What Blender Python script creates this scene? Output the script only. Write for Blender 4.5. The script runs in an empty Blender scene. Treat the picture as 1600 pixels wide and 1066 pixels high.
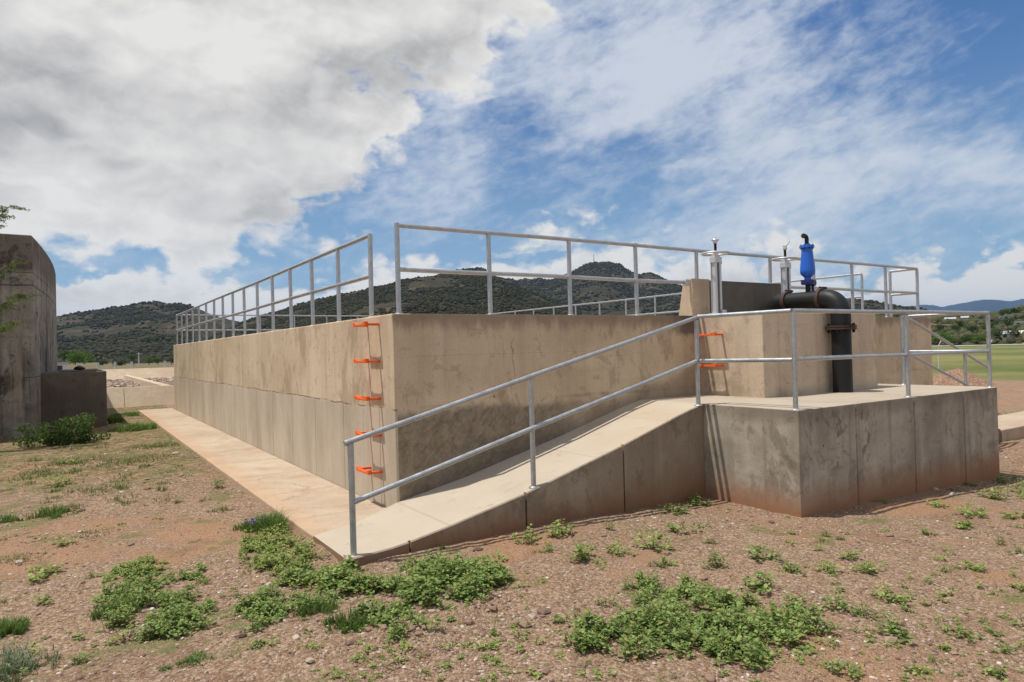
import bpy, math, random
import numpy as np
from mathutils import Matrix, Vector
random.seed(7); RNG = np.random.default_rng(7)
SC = bpy.context.scene; COL = SC.collection
rad = math.radians
# ------------------------------------------------------------------ camera
R = np.array([[0.8375, 0.0154, -0.5462], [-0.5458, -0.0237, -0.8376], [-0.0258, 0.9996, -0.0114]])
CP = np.array([-2.962, -6.9096, 1.746]); FPX = 1062.0
cd = bpy.data.cameras.new('camera'); cam = bpy.data.objects.new('camera', cd); COL.objects.link(cam)
cd.sensor_width = 36; cd.lens = 36 * FPX / 1600; cd.clip_start = .05; cd.clip_end = 60000
M = Matrix([[R[i][j] for j in range(3)] for i in range(3)]).to_4x4(); M.translation = Vector(CP)
cam.matrix_world = M; SC.camera = cam
# ------------------------------------------------------------------ light
SX, SY, SZ = -1.0, .5, 2.85                       # towards the sun
sel = math.atan2(SZ, math.hypot(SX, SY)); saz = math.atan2(SX, SY)   # compass angle from +y
ld = bpy.data.lights.new('sun', 'SUN'); ld.energy = 4.2; ld.angle = rad(.55); ld.color = (1, .955, .89)
sun = bpy.data.objects.new('sun', ld); COL.objects.link(sun)
sun.rotation_euler = Vector((SX, SY, SZ)).to_track_quat('Z', 'Y').to_euler()
SC.view_settings.view_transform = 'Standard'; SC.view_settings.look = 'None'
SC.view_settings.exposure = 0; SC.view_settings.gamma = 1
SC.cycles.max_bounces = 6; SC.cycles.diffuse_bounces = 3; SC.cycles.transparent_max_bounces = 8
SC.cycles.volume_bounces = 0

# ------------------------------------------------------------------ node helper
class G:
    def __init__(s, nt):
        s.nt = nt; s.N = nt.nodes; s.L = nt.links
    def _in(s, node, i, v):
        if v is None: return
        if isinstance(v, bpy.types.NodeSocket): s.L.new(v, node.inputs[i])
        else:
            if isinstance(v, (tuple, list)) and node.inputs[i].type == 'RGBA' and len(v) == 3: v = (*v, 1)
            node.inputs[i].default_value = v
    def m(s, op, a, b=None, c=None, clamp=False):
        n = s.N.new('ShaderNodeMath'); n.operation = op; n.use_clamp = clamp
        s._in(n, 0, a); s._in(n, 1, b); s._in(n, 2, c); return n.outputs[0]
    def add(s, a, b): return s.m('ADD', a, b)
    def sub(s, a, b): return s.m('SUBTRACT', a, b)
    def mul(s, a, b): return s.m('MULTIPLY', a, b)
    def vm(s, op, a, b=None):
        n = s.N.new('ShaderNodeVectorMath'); n.operation = op; s._in(n, 0, a); s._in(n, 1, b); return n.outputs[0]
    def isl(s): return s.N.new('ShaderNodeNewGeometry').outputs['Random Per Island']
    def pos(s): return s.N.new('ShaderNodeNewGeometry').outputs['Position']
    def xyz(s, v):
        n = s.N.new('ShaderNodeSeparateXYZ'); s._in(n, 0, v); return n.outputs
    def cxyz(s, x, y, z):
        n = s.N.new('ShaderNodeCombineXYZ'); s._in(n, 0, x); s._in(n, 1, y); s._in(n, 2, z); return n.outputs[0]
    def noise(s, v, sc, det=4, ro=.55, dist=0, col=False, lac=2.0):
        n = s.N.new('ShaderNodeTexNoise'); s._in(n, 'Vector', v); s._in(n, 'Scale', sc); s._in(n, 'Detail', det)
        s._in(n, 'Roughness', ro); s._in(n, 'Distortion', dist); s._in(n, 'Lacunarity', lac)
        return n.outputs[1 if col else 0]
    def vor(s, v, sc, feat='F1', out=0, rnd=1.0):
        n = s.N.new('ShaderNodeTexVoronoi'); n.feature = feat; s._in(n, 'Vector', v); s._in(n, 'Scale', sc); s._in(n, 'Randomness', rnd)
        return n.outputs[out]
    def mr(s, v, a, b, c=0., d=1., smooth=True):
        n = s.N.new('ShaderNodeMapRange'); n.interpolation_type = 'SMOOTHSTEP' if smooth else 'LINEAR'
        for i, q in enumerate((v, a, b, c, d)): s._in(n, i, q)
        return n.outputs[0]
    def mix(s, f, a, b, mode='MIX'):
        n = s.N.new('ShaderNodeMix'); n.data_type = 'RGBA'; n.blend_type = mode
        s._in(n, 0, f); s._in(n, 6, a); s._in(n, 7, b); return n.outputs[2]
    def ramp(s, f, stops, interp='LINEAR'):
        n = s.N.new('ShaderNodeValToRGB'); cr = n.color_ramp; cr.interpolation = interp
        while len(cr.elements) < len(stops): cr.elements.new(.5)
        for e, (p, c) in zip(cr.elements, stops): e.position = p; e.color = (*c, 1) if len(c) == 3 else c
        s._in(n, 0, f); return n.outputs[0]
    def bump(s, h, st=.3, dist=.01, nrm=None):
        n = s.N.new('ShaderNodeBump'); s._in(n, 'Height', h); s._in(n, 'Strength', st); s._in(n, 'Distance', dist)
        if nrm is not None: s._in(n, 'Normal', nrm)
        return n.outputs[0]
    def band(s, v, a, b, w):          # 1 inside a..b
        return s.mul(s.mr(v, a - w, a + w), s.mr(v, b - w, b + w, 1., 0.))
    def line(s, v, p, w):             # 1 on |v-p|<w
        return s.m('LESS_THAN', s.m('ABSOLUTE', s.sub(v, p)), w)

def sr(r, g, b):                      # 8-bit sRGB to linear
    f = lambda c: c / 12.92 if c <= .04045 else ((c + .055) / 1.055) ** 2.4
    return tuple(f(c / 255) for c in (r, g, b))

# ------------------------------------------------------------------ sky with clouds (function of direction only)
w = bpy.data.worlds.new('World'); SC.world = w; w.use_nodes = True
w.node_tree.nodes.clear(); g = G(w.node_tree)
wo = g.N.new('ShaderNodeOutputWorld')
sky = g.N.new('ShaderNodeTexSky'); sky.sky_type = 'NISHITA'; sky.sun_disc = False
sky.sun_elevation = sel; sky.sun_rotation = saz; sky.air_density = 1.0; sky.dust_density = .6; sky.ozone_density = 2.0
dirv = g.N.new('ShaderNodeTexCoord').outputs['Generated']
dx, dy, dz = g.xyz(dirv)[:3]
az = g.m('ARCTAN2', dy, dx); el = g.m('ARCSINE', dz)
azd = g.mul(az, 57.2958); eld = g.mul(el, 57.2958)
# hand-laid weather map: rows by elevation, columns by bearing: dense cloud, its brightness, thin high cloud
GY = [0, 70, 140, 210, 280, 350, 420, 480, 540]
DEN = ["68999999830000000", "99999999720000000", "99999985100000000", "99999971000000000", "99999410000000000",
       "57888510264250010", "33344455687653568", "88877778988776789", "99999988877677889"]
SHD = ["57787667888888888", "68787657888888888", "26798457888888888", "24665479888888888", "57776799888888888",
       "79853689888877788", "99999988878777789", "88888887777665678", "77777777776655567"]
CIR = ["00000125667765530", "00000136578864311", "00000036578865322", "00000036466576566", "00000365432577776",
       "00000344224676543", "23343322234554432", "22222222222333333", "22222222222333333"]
def samp(T, px, py):
    x = min(max(px / 100, 0), 15.999); i = int(x); fx = x - i
    py = min(max(py, 0), 539.9); j = max(k for k in range(9) if GY[k] <= py); j = min(j, 7); fy = (py - GY[j]) / (GY[j + 1] - GY[j])
    v = lambda a, b: int(T[a][b]) / 9
    return (v(j, i) * (1 - fx) + v(j, i + 1) * fx) * (1 - fy) + (v(j + 1, i) * (1 - fx) + v(j + 1, i + 1) * fx) * fy
AZS = [96 - 5 * k for k in range(17)]
wn = g.noise(dirv, 9, 5, .55, col=True); wx, wy = g.xyz(wn)[:2]
azw = g.add(azd, g.mul(g.sub(wx, .5), 13)); elw = g.add(eld, g.mul(g.sub(wy, .5), 7))
u = g.mr(azw, 98, 14, 0, 1, False)
prev = None
for k, e in enumerate([30, 26, 22, 18.5, 15, 12, 9, 6.5, 4, 2, 0]):
    st = []
    for a in AZS:
        d = np.array([math.cos(rad(e)) * math.cos(rad(a)), math.cos(rad(e)) * math.sin(rad(a)), math.sin(rad(e))])
        c = R.T @ d; px = 800 + FPX * c[0] / -c[2]; py = 533 - FPX * c[1] / -c[2]
        st.append(((98 - a) / 84, (samp(DEN, px, py), samp(SHD, px, py), samp(CIR, px, py))))
    rr = g.ramp(u, st)
    prev = rr if prev is None else g.mix(g.mr(elw, pe, e), prev, rr)
    pe = e
den, shd, cir = g.xyz(prev)[:3]
out_fill = g.m('MAXIMUM', g.mr(eld, 30, 40), g.m('MAXIMUM', g.mr(azd, 14, 2), g.mr(azd, 104, 118)))  # unseen bright cloud overhead and behind, added as fill for the shaded walls
den = g.add(g.mul(den, g.sub(1., out_fill)), g.mul(out_fill, .56)); shd = g.add(g.mul(shd, g.sub(1., out_fill)), g.mul(out_fill, .92))
cv = g.cxyz(azd, g.mul(eld, 1.55), 0.)
wc = g.vm('SUBTRACT', g.noise(cv, .2, 4, .5, col=True), (.5, .5, .5)); cvw = g.vm('ADD', cv, g.vm('MULTIPLY', wc, (3.5, 3.5, 0)))
n1 = g.noise(cvw, .10, 10, .6)
wf = g.vm('ADD', cvw, g.vm('MULTIPLY', g.vm('SUBTRACT', g.noise(cv, 1.2, 4, .6, col=True), (.5, .5, .5)), (1.3, 1.3, 0)))
bil = g.sub(1., g.vor(wf, .30)); bil2 = g.sub(1., g.vor(wf, .85))      # billows
nn = g.add(g.mul(n1, .72), g.add(g.mul(bil, .22), g.mul(bil2, .08)))
thr = g.add(nn, g.mul(g.sub(den, .5), .50))
lowf = g.mr(eld, 9, 5)
adense = g.mr(thr, g.add(.445, g.mul(lowf, .02)), g.sub(.60, g.mul(lowf, .05)))
# puffs: bright shoulders, grey hollows and bases
lo0 = g.noise(cvw, .07, 3, .45); lo1 = g.noise(g.vm('ADD', cvw, (1.2, 2.6, 0)), .07, 3, .45)
pf = g.noise(g.vm('ADD', cvw, (.4, .9, 0)), .10, 10, .6)
shn = g.add(shd, g.mul(g.sub(lo0, lo1), 2.3)); shn = g.add(shn, g.mul(g.sub(n1, pf), 1.5))
shn = g.add(shn, g.mul(g.sub(bil, .5), .25))
shn = g.add(shn, g.mr(thr, .46, .68, .38, 0.))
ccol = g.ramp(shn, [(.0, sr(150, 150, 152)), (.32, sr(182, 181, 180)), (.62, sr(211, 209, 207)), (1.0, sr(234, 232, 228))])
# thin high cloud, loosely streaked
ca, sa = math.cos(rad(14)), math.sin(rad(14))
cu = g.add(g.mul(azd, -ca), g.mul(eld, sa)); cw = g.add(g.mul(azd, sa), g.mul(eld, ca))
sv = g.vm('ADD', g.cxyz(g.mul(cu, .15), g.mul(cw, .36), 0.), g.vm('MULTIPLY', wc, (.9, .9, 0)))
s1 = g.noise(sv, .75, 9, .58); s2 = g.noise(g.cxyz(g.mul(cu, .5), g.mul(cw, 1.0), 3.), 1.3, 6, .62, .3)
sn = g.add(g.mul(s1, .68), g.mul(s2, .32))
acir = g.mul(g.mr(g.add(sn, g.mul(g.sub(cir, .5), .62)), .33, .76), .88)
hz = g.mr(eld, 0, 24)
bl = g.mix(hz, sr(150, 192, 226), sr(62, 116, 184))
skyc = g.mix(.62, g.vm('MULTIPLY', sky.outputs[0], (.085, .085, .085)), bl)
c1 = g.mix(acir, skyc, sr(213, 219, 228))
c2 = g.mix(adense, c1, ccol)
up = g.mr(eld, -3, 0)
c3 = g.mix(up, sr(120, 110, 95), c2)
c3 = g.vm('MULTIPLY', c3, g.ramp(g.mr(eld, 0, 12, smooth=False), [(0, (1.32, 1.27, 1.2)), (1, (1, 1, 1))])) if False else c3
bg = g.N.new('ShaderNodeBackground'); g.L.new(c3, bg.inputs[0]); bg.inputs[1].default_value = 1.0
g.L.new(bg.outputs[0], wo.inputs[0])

# ------------------------------------------------------------------ materials
MATS = {}
def mat(name):
    m = bpy.data.materials.new(name); m.use_nodes = True; nt = m.node_tree
    b = nt.nodes['Principled BSDF']; MATS[name] = m
    return m, G(nt), b
def fin(g, b, col=None, rough=None, nrm=None, metal=None, spec=None):
    if col is not None: g._in(b, 'Base Color', col)
    if rough is not None: g._in(b, 'Roughness', rough)
    if nrm is not None: g._in(b, 'Normal', nrm)
    if metal is not None: g._in(b, 'Metallic', metal)
    if spec is not None: g._in(b, 'Specular IOR Level', spec)

def concrete(name, c1, c2, stain=(.1, .085, .07), stain_amt=.5, streak=.35, soil=None, pits=.5, extra=None, bump=.35, seed=0.):
    m, g, b = mat(name); p = g.vm('ADD', g.pos(), (seed, seed * .7, 0)); x, y, z = g.xyz(g.pos())[:3]
    big = g.noise(p, .55, 5, .6); med = g.noise(p, 2.3, 8, .65, .4); fine = g.noise(p, 38, 4, .7); grit = g.noise(p, 160, 2, .6)
    sp = g.vm('MULTIPLY', p, (5, 5, .28)); stv = g.noise(sp, 1.0, 5, .6)
    col = g.mix(g.mr(g.add(g.mul(big, .6), g.mul(med, .4)), .36, .64), c1, c2)
    col = g.mix(g.mul(g.mr(stv, .5, .72), streak), col, tuple(v * .58 for v in c1))
    col = g.mix(g.mul(g.mr(stv, .46, .3), streak * .55), col, tuple(min(1, v * 1.3) for v in c2))
    blo = g.noise(g.vm('MULTIPLY', p, (1, 1, .55)), 1.1, 9, .68, .6)
    col = g.mix(g.mul(g.add(g.mul(g.mr(blo, .565, .60), .55), g.mul(g.mr(blo, .54, .72), .45)), stain_amt), col, stain)
    mot = g.noise(g.vm('ADD', p, (7, 3, 5)), 3.4, 10, .74, .5); col = g.mix(g.mul(g.mr(mot, .55, .61), stain_amt * .65), col, stain)
    bd = g.noise(g.vm('MULTIPLY', p, (.35, .35, 5.5)), 1.6, 4, .6); col = g.mix(g.mul(g.mr(bd, .55, .7), .18), col, tuple(v * .7 for v in c1))
    # small mottles
    col = g.mix(g.mul(g.mr(g.noise(p, 9, 6, .7), .56, .72), .3), col, tuple(v * .6 for v in c1))
    col = g.mix(.22, col, g.mix(fine, (.0, 0, 0), (1, 1, 1)), 'OVERLAY')
    # air holes
    vd = g.vor(p, 5.5); vc = g.xyz(g.vor(p, 5.5, out=1))[0]
    hole = g.mul(g.m('LESS_THAN', vd, g.mul(vc, .075)), g.m('GREATER_THAN', vc, 1 - pits * .75))
    vd2 = g.vor(p, 19); vc2 = g.xyz(g.vor(p, 19, out=1))[0]
    hole2 = g.mul(g.m('LESS_THAN', vd2, .085), g.m('GREATER_THAN', vc2, 1 - pits * .22))
    hole = g.m('MAXIMUM', hole, hole2)
    col = g.mix(g.mul(hole, .75), col, (.05, .04, .032))
    h = g.add(g.mul(med, .5), g.add(g.mul(fine, .22), g.mul(grit, .1))); h = g.sub(h, g.mul(hole, .5))
    if extra: col, h = extra(g, x, y, z, p, col, h)
    if soil is not None:
        z0, z1, sc = soil
        f = g.mr(g.add(z, g.mul(g.sub(g.noise(p, 2.2, 6, .6), .5), .3)), z0, z1, .92, 0.)
        f = g.mul(f, g.mr(g.xyz(g.N.new('ShaderNodeNewGeometry').outputs['Normal'])[2], .5, .8, 1., 0.))
        col = g.mix(f, col, sc)
    fin(g, b, col, .88, g.bump(h, bump, .012), spec=.25)
    return m
TAN1, TAN2 = (.50, .385, .255), (.63, .50, .35)
GRY1, GRY2 = (.27, .225, .175), (.37, .315, .245)
SOIL = (.235, .115, .055)

def ex_left(g, x, y, z, p, col, h):            # long side wall + short front wall of the tank
    jn = g.add(z, g.mul(g.sub(g.noise(p, 1.6, 5, .6), .5), .10))
    low = g.mr(jn, 1.085, 1.125, 1., 0.)
    side = g.m('LESS_THAN', x, .03)
    gs = g.mix(g.mr(g.noise(g.vm('MULTIPLY', p, (1.3, 1.3, .35)), 1, 7, .65), .35, .65), (.39, .325, .245), (.54, .46, .36))
    col = g.mix(g.mul(g.mul(low, side), .75), col, gs)
    jl = g.mul(g.band(jn, 1.095, 1.115, .006), g.mul(side, g.mr(g.noise(p, 2.2, 3), .4, .55)))
    col = g.mix(g.mul(jl, .6), col, (.13, .10, .075)); h = g.sub(h, jl)
    # board joints of the lower lift (side wall), thin pale or dark seams
    yy = g.m('FRACT', g.m('DIVIDE', g.add(y, .17), 1.22))
    sm = g.mul(g.mul(g.line(yy, .5, .008), low), side)
    yy2 = g.m('FRACT', g.m('DIVIDE', g.add(y, .5), .61))
    sm2 = g.mul(g.mul(g.mr(g.m('ABSOLUTE', g.sub(yy2, .5)), .045, .0), g.mr(g.noise(p, 1.1, 3), .42, .6)), g.mul(low, side))
    col = g.mix(g.mul(sm2, .45), col, (.62, .55, .44)); col = g.mix(g.mul(sm, .6), col, (.12, .095, .07)); h = g.sub(h, g.mul(sm, .5))
    # upper lift: a few panel seams
    up = g.sub(1., low); yy3 = g.m('FRACT', g.m('DIVIDE', g.add(y, .1), 2.44))
    col = g.mix(g.mul(g.mul(g.line(yy3, .5, .003), g.mul(up, side)), .5), col, (.2, .16, .12))
    # front wall
    fr = g.m('LESS_THAN', y, .03)
    nz = g.noise(p, 1.7, 8, .66, .5)
    d1 = g.mul(g.mr(g.add(z, g.mul(g.sub(nz, .5), .35)), 1.12, 1.0, 0., 1.), g.mr(g.add(x, g.mul(g.sub(nz, .5), 1.2)), 3.0, 2.0, 0., 1.))
    d1 = g.mul(g.mul(d1, fr), g.sub(1., side))
    sc = g.add(g.mul(g.noise(p, 7, 9, .78, .3), .7), g.mul(g.noise(g.vm('MULTIPLY', g.vm('ADD', p, g.vm('MULTIPLY', g.cxyz(z, z, z), (-.9, 0, 0))), (5, 5, 2.)), 3, 6, .7, .3), .3))
    rough = g.mix(g.mr(sc, .36, .64), (.11, .09, .068), (.31, .25, .18))
    col = g.mix(g.mul(d1, .88), col, rough); h = g.add(h, g.mul(g.mul(d1, sc), .8))
    # cold joint
    lf = g.mul(g.mul(g.band(jn, 1.10, 1.14, .02), fr), g.mr(g.noise(p, 1.3, 4), .4, .6))
    col = g.mix(g.mul(lf, .38), col, (.15, .112, .08))
    fl = g.m('MAXIMUM', g.m('MAXIMUM', g.line(g.m('FRACT', g.m('DIVIDE', x, 2.44)), .5, .0014), g.line(z, 1.69, .004)), g.line(z, .52, .004))
    fl = g.mul(g.mul(fl, g.mr(g.noise(p, 1.5, 4), .45, .55)), g.mul(fr, g.sub(1., side))); col = g.mix(g.mul(fl, .22), col, (.16, .12, .085)); h = g.sub(h, g.mul(fl, .3))
    # dark damp streaks below the coping
    t = g.mul(g.mr(g.add(z, g.mul(g.sub(g.noise(g.vm('MULTIPLY', p, (2.2, 2.2, .6)), 1.6, 7, .65), .5), .55)), 1.93, 2.12), fr)
    col = g.mix(g.mul(t, .68), col, (.20, .145, .10))
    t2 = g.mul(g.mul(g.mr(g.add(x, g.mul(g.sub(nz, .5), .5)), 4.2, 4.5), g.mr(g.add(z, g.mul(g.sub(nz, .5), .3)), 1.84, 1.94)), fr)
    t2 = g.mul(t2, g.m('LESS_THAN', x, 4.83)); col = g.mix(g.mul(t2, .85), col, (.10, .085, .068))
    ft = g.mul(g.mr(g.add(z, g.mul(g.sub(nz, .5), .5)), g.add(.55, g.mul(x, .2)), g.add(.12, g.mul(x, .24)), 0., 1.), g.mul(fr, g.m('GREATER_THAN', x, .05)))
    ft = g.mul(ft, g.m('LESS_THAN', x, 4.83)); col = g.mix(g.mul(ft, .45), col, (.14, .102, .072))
    cr = g.mul(g.line(g.add(x, g.mul(g.sub(g.noise(p, 3, 5), .5), .3)), 1.55, .006), g.mul(fr, g.band(z, 1.3, 1.85, .1)))
    col = g.mix(g.mul(cr, .5), col, (.12, .09, .07))
    return col, h
concrete('tank_concrete', TAN1, TAN2, (.30, .20, .13), .6, .25, None, .9, ex_left)
concrete('chamber_concrete', (.49, .38, .27), (.61, .49, .36), (.17, .13, .095), .4, .3, None, .8, seed=3.)
def ex_plat(g, x, y, z, p, col, h):
    n = g.noise(p, 2.6, 9, .7, .9)
    fr = g.m('LESS_THAN', y, -2.39)
    a = g.mul(g.mul(g.band(x, 3.75, 5.1, .12), g.band(z, .25, .95, .15)), fr)
    ring = g.mul(g.m('ABSOLUTE', g.m('SINE', g.mul(g.add(g.m('SQRT', g.add(g.m('POWER', g.sub(x, 4.3), 2.), g.m('POWER', g.sub(z, 1.0), 2.))), g.mul(g.sub(n, .5), .35)), 26.))), 1.)
    col = g.mix(g.mul(g.mul(a, g.mr(g.add(n, g.mul(ring, -.09)), .46, .56)), .6), col, (.1, .078, .058))
    tp = g.mul(g.mr(g.add(z, g.mul(g.sub(n, .5), .3)), .78, .96), .4)
    col = g.mix(tp, col, (.14, .112, .085))
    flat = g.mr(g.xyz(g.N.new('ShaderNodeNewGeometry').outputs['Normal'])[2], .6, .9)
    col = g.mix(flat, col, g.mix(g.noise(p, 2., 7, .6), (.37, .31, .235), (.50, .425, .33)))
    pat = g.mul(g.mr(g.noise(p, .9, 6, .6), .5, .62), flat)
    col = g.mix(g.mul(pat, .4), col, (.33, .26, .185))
    return col, h
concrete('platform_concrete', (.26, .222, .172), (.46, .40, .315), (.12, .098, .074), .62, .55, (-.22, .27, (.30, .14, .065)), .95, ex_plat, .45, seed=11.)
def ex_ramp(g, x, y, z, p, col, h):
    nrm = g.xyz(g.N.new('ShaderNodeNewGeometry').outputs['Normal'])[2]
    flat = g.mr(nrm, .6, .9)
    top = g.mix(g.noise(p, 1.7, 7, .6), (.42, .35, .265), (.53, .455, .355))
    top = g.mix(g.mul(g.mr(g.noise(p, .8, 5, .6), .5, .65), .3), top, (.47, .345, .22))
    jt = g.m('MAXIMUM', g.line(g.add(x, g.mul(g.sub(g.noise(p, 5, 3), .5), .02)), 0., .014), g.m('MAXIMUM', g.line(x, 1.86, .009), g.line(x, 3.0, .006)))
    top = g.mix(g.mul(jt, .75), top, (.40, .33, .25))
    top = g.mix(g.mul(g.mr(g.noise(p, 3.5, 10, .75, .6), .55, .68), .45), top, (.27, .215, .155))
    br = g.noise(g.vm('MULTIPLY', p, (60, 4, 20)), 1, 2); h = g.add(h, g.mul(br, .12))
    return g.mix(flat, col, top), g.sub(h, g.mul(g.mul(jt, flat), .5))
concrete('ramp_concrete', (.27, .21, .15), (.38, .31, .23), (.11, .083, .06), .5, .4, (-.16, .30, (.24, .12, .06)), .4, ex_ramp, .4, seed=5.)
def ex_walk(g, x, y, z, p, col, h):
    jt = g.line(g.m('FRACT', g.m('DIVIDE', g.add(y, .35), 1.5)), .5, .006)
    col = g.mix(g.mul(jt, .6), col, (.27, .185, .115))
    col = g.mix(g.mul(g.mr(g.noise(p, 3.5, 10, .75, .6), .55, .68), .4), col, (.28, .20, .13))
    ck = g.mul(g.mr(g.vor(g.vm('ADD', p, g.vm('MULTIPLY', g.noise(p, 3, 5, .6, col=True), (.5, .5, 0))), .55, 'DISTANCE_TO_EDGE'), .006, .001), g.mr(g.noise(p, .5, 2), .5, .55))
    col = g.mix(g.mul(ck, .6), col, (.16, .11, .07))
    e = g.mr(g.add(x, g.mul(g.sub(g.noise(p, 1.8, 6, .6), .5), .5)), -.62, -.98)
    col = g.mix(g.mul(e, .45), col, (.48, .29, .16))
    return col, g.sub(h, g.mul(jt, .5))
concrete('walkway_concrete', (.41, .315, .22), (.52, .42, .31), (.37, .25, .16), .6, .0, None, .12, ex_walk, .25, seed=8.)
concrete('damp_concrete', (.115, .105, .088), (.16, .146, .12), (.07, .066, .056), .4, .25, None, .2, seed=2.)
concrete('basin_concrete', (.50, .38, .26), (.60, .475, .34), (.38, .27, .18), .3, .2, None, .15, seed=6.)
def ex_old(g, x, y, z, p, col, h):
    n = g.noise(p, 1.0, 9, .7, .6)
    up = g.mr(g.add(z, g.mul(g.sub(n, .5), .5)), 3.85, 4.2)
    col = g.mix(g.mul(up, .5), col, (.085, .062, .042))
    jl = g.m('MAXIMUM', g.line(z, 3.62, .02), g.m('MAXIMUM', g.line(z, 3.93, .012), g.line(z, 1.35, .012)))
    col = g.mix(g.mul(jl, .6), col, (.04, .033, .026)); h = g.sub(h, jl)
    st = g.mul(g.mr(g.m('ABSOLUTE', g.add(g.sub(x, -4.05), g.mul(g.sub(g.noise(g.vm('MULTIPLY', p, (1, 1, .6)), 2.2, 8, .75), .5), .55))), .17, .08, 0., 1.), g.mr(z, 3.65, 3.2))
    st = g.mul(st, g.m('LESS_THAN', y, 13.7))
    st = g.mul(st, g.mr(g.noise(g.vm('MULTIPLY', p, (4, 4, .5)), 1.5, 7, .7), .42, .58)); col = g.mix(g.mul(st, .85), col, g.mix(n, (.22, .17, .12), (.36, .30, .235)))
    d = g.mul(g.mul(g.band(z, 3.98, 4.45, .08), g.mr(g.noise(p, 2.3, 7, .7), .46, .56)), g.m('LESS_THAN', y, 13.7))
    col = g.mix(g.mul(d, .7), col, (.04, .033, .026))
    ch = g.mr(g.noise(p, 3.3, 7, .7), .64, .68)
    col = g.mix(g.mul(g.mul(ch, g.mr(z, 1.6, 1.0)), .7), col, (.36, .29, .22))
    return col, h
concrete('weathered_concrete', (.12, .108, .088), (.34, .305, .25), (.036, .032, .027), 1.0, .95, None, .4, ex_old, .8, seed=4.)
concrete('old_box_concrete', (.11, .092, .07), (.175, .148, .115), (.055, .046, .037), .8, .25, (-.2, .15, (.13, .085, .05)), .3, seed=9.)

m, g, b = mat('galvanised'); p = g.pos()
sp = g.vor(p, 60); n = g.noise(p, 12, 5, .6)
fin(g, b, g.mix(g.mr(g.add(g.mul(sp, .5), n), .4, 1.), (.36, .375, .385), (.50, .515, .52)), g.mr(n, .3, .7, .36, .5), g.bump(n, .08, .003), .75)
m, g, b = mat('silver_paint'); p = g.pos()
fin(g, b, g.mix(g.noise(p, 8, 5), (.5, .51, .52), (.7, .7, .7)), .42, None, .45)
m, g, b = mat('orange_plastic'); fin(g, b, g.mix(g.noise(g.pos(), 14, 4), (.78, .10, .012), (.90, .15, .02)), .42)
m, g, b = mat('black_pipe'); p = g.pos(); n = g.noise(p, 5, 7, .65); sp = g.mr(g.noise(p, 22, 5, .7), .64, .74)
col = g.mix(n, (.008, .009, .009), (.02, .021, .021)); col = g.mix(g.mul(sp, .3), col, (.12, .11, .10))
fin(g, b, col, .5, g.bump(g.noise(p, 90, 3), .15, .003), spec=.3)
m, g, b = mat('rusty_steel'); p = g.pos()
fin(g, b, g.mix(g.noise(p, 16, 6, .7), (.035, .02, .015), (.10, .052, .038)), .75, g.bump(g.noise(p, 60, 3), .3, .003), .2)
m, g, b = mat('black_iron'); fin(g, b, (.012, .012, .013), .45, None, .3)
m, g, b = mat('blue_paint'); p = g.pos()
fin(g, b, g.mix(g.noise(p, 9, 6, .7), (.012, .10, .50), (.02, .15, .66)), g.mr(g.noise(p, 7, 5), .3, .7, .3, .55), g.bump(g.noise(p, 40, 4), .12, .004))
m, g, b = mat('dark_blue_paint'); fin(g, b, (.012, .02, .14), .4)
m, g, b = mat('thread_steel'); fin(g, b, (.035, .025, .02), .5, None, .6)
m, g, b = mat('rail_wire'); fin(g, b, (.6, .6, .58), .5)

def leafmat(name, ca, cb, tr=.3):
    m, g, b = mat(name); p = g.pos(); n = g.noise(p, 9, 4, .6); r_ = g.isl()
    col = g.mix(g.mr(g.add(g.mul(n, .45), g.mul(r_, .55)), .25, .8), ca, cb)
    if tr > .24: col = g.mix(g.mul(g.m('GREATER_THAN', r_, .965), .8), col, (.36, .30, .08))
    fin(g, b, col, .65, spec=.15)
    t = g.N.new('ShaderNodeBsdfTranslucent'); g._in(t, 0, g.mix(.5, col, (.22, .34, .05)))
    ms = g.N.new('ShaderNodeMixShader'); ms.inputs[0].default_value = tr
    g.L.new(b.outputs[0], ms.inputs[1]); g.L.new(t.outputs[0], ms.inputs[2])
    g.L.new(ms.outputs[0], g.N['Material Output'].inputs[0])
leafmat('weed_leaf', (.14, .215, .055), (.34, .43, .14), .34)
leafmat('pale_leaf', (.20, .27, .065), (.40, .47, .15), .32)
leafmat('grass_blade', (.08, .145, .035), (.18, .255, .08), .3)
leafmat('dry_grass', (.17, .18, .07), (.30, .27, .14), .2)
leafmat('grey_leaf', (.12, .145, .08), (.24, .27, .17), .2)
leafmat('bush_leaf', (.045, .085, .022), (.12, .18, .05), .25)
leafmat('acacia_leaf', (.09, .13, .035), (.24, .28, .10), .35)
leafmat('tree_leaf', (.035, .062, .02), (.075, .11, .035), .15)
leafmat('bright_tree_leaf', (.06, .12, .02), (.12, .2, .04), .2)
m, g, b = mat('stem'); fin(g, b, (.20, .10, .06), .7)
m, g, b = mat('bark'); fin(g, b, g.mix(g.noise(g.pos(), 6, 6), (.06, .045, .03), (.14, .11, .08)), .9)
m, g, b = mat('purple_petal'); fin(g, b, (.12, .09, .45), .6)
m, g, b = mat('white_wall'); fin(g, b, g.mix(g.noise(g.pos(), .3, 4), (.62, .6, .55), (.75, .73, .68)), .8)
m, g, b = mat('pink_wall'); fin(g, b, (.5, .3, .22), .8)
m, g, b = mat('grey_wall'); fin(g, b, (.26, .25, .24), .8)
m, g, b = mat('tin_roof'); fin(g, b, (.42, .43, .44), .6)
m, g, b = mat('window_dark'); fin(g, b, (.03, .035, .04), .15)

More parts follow.
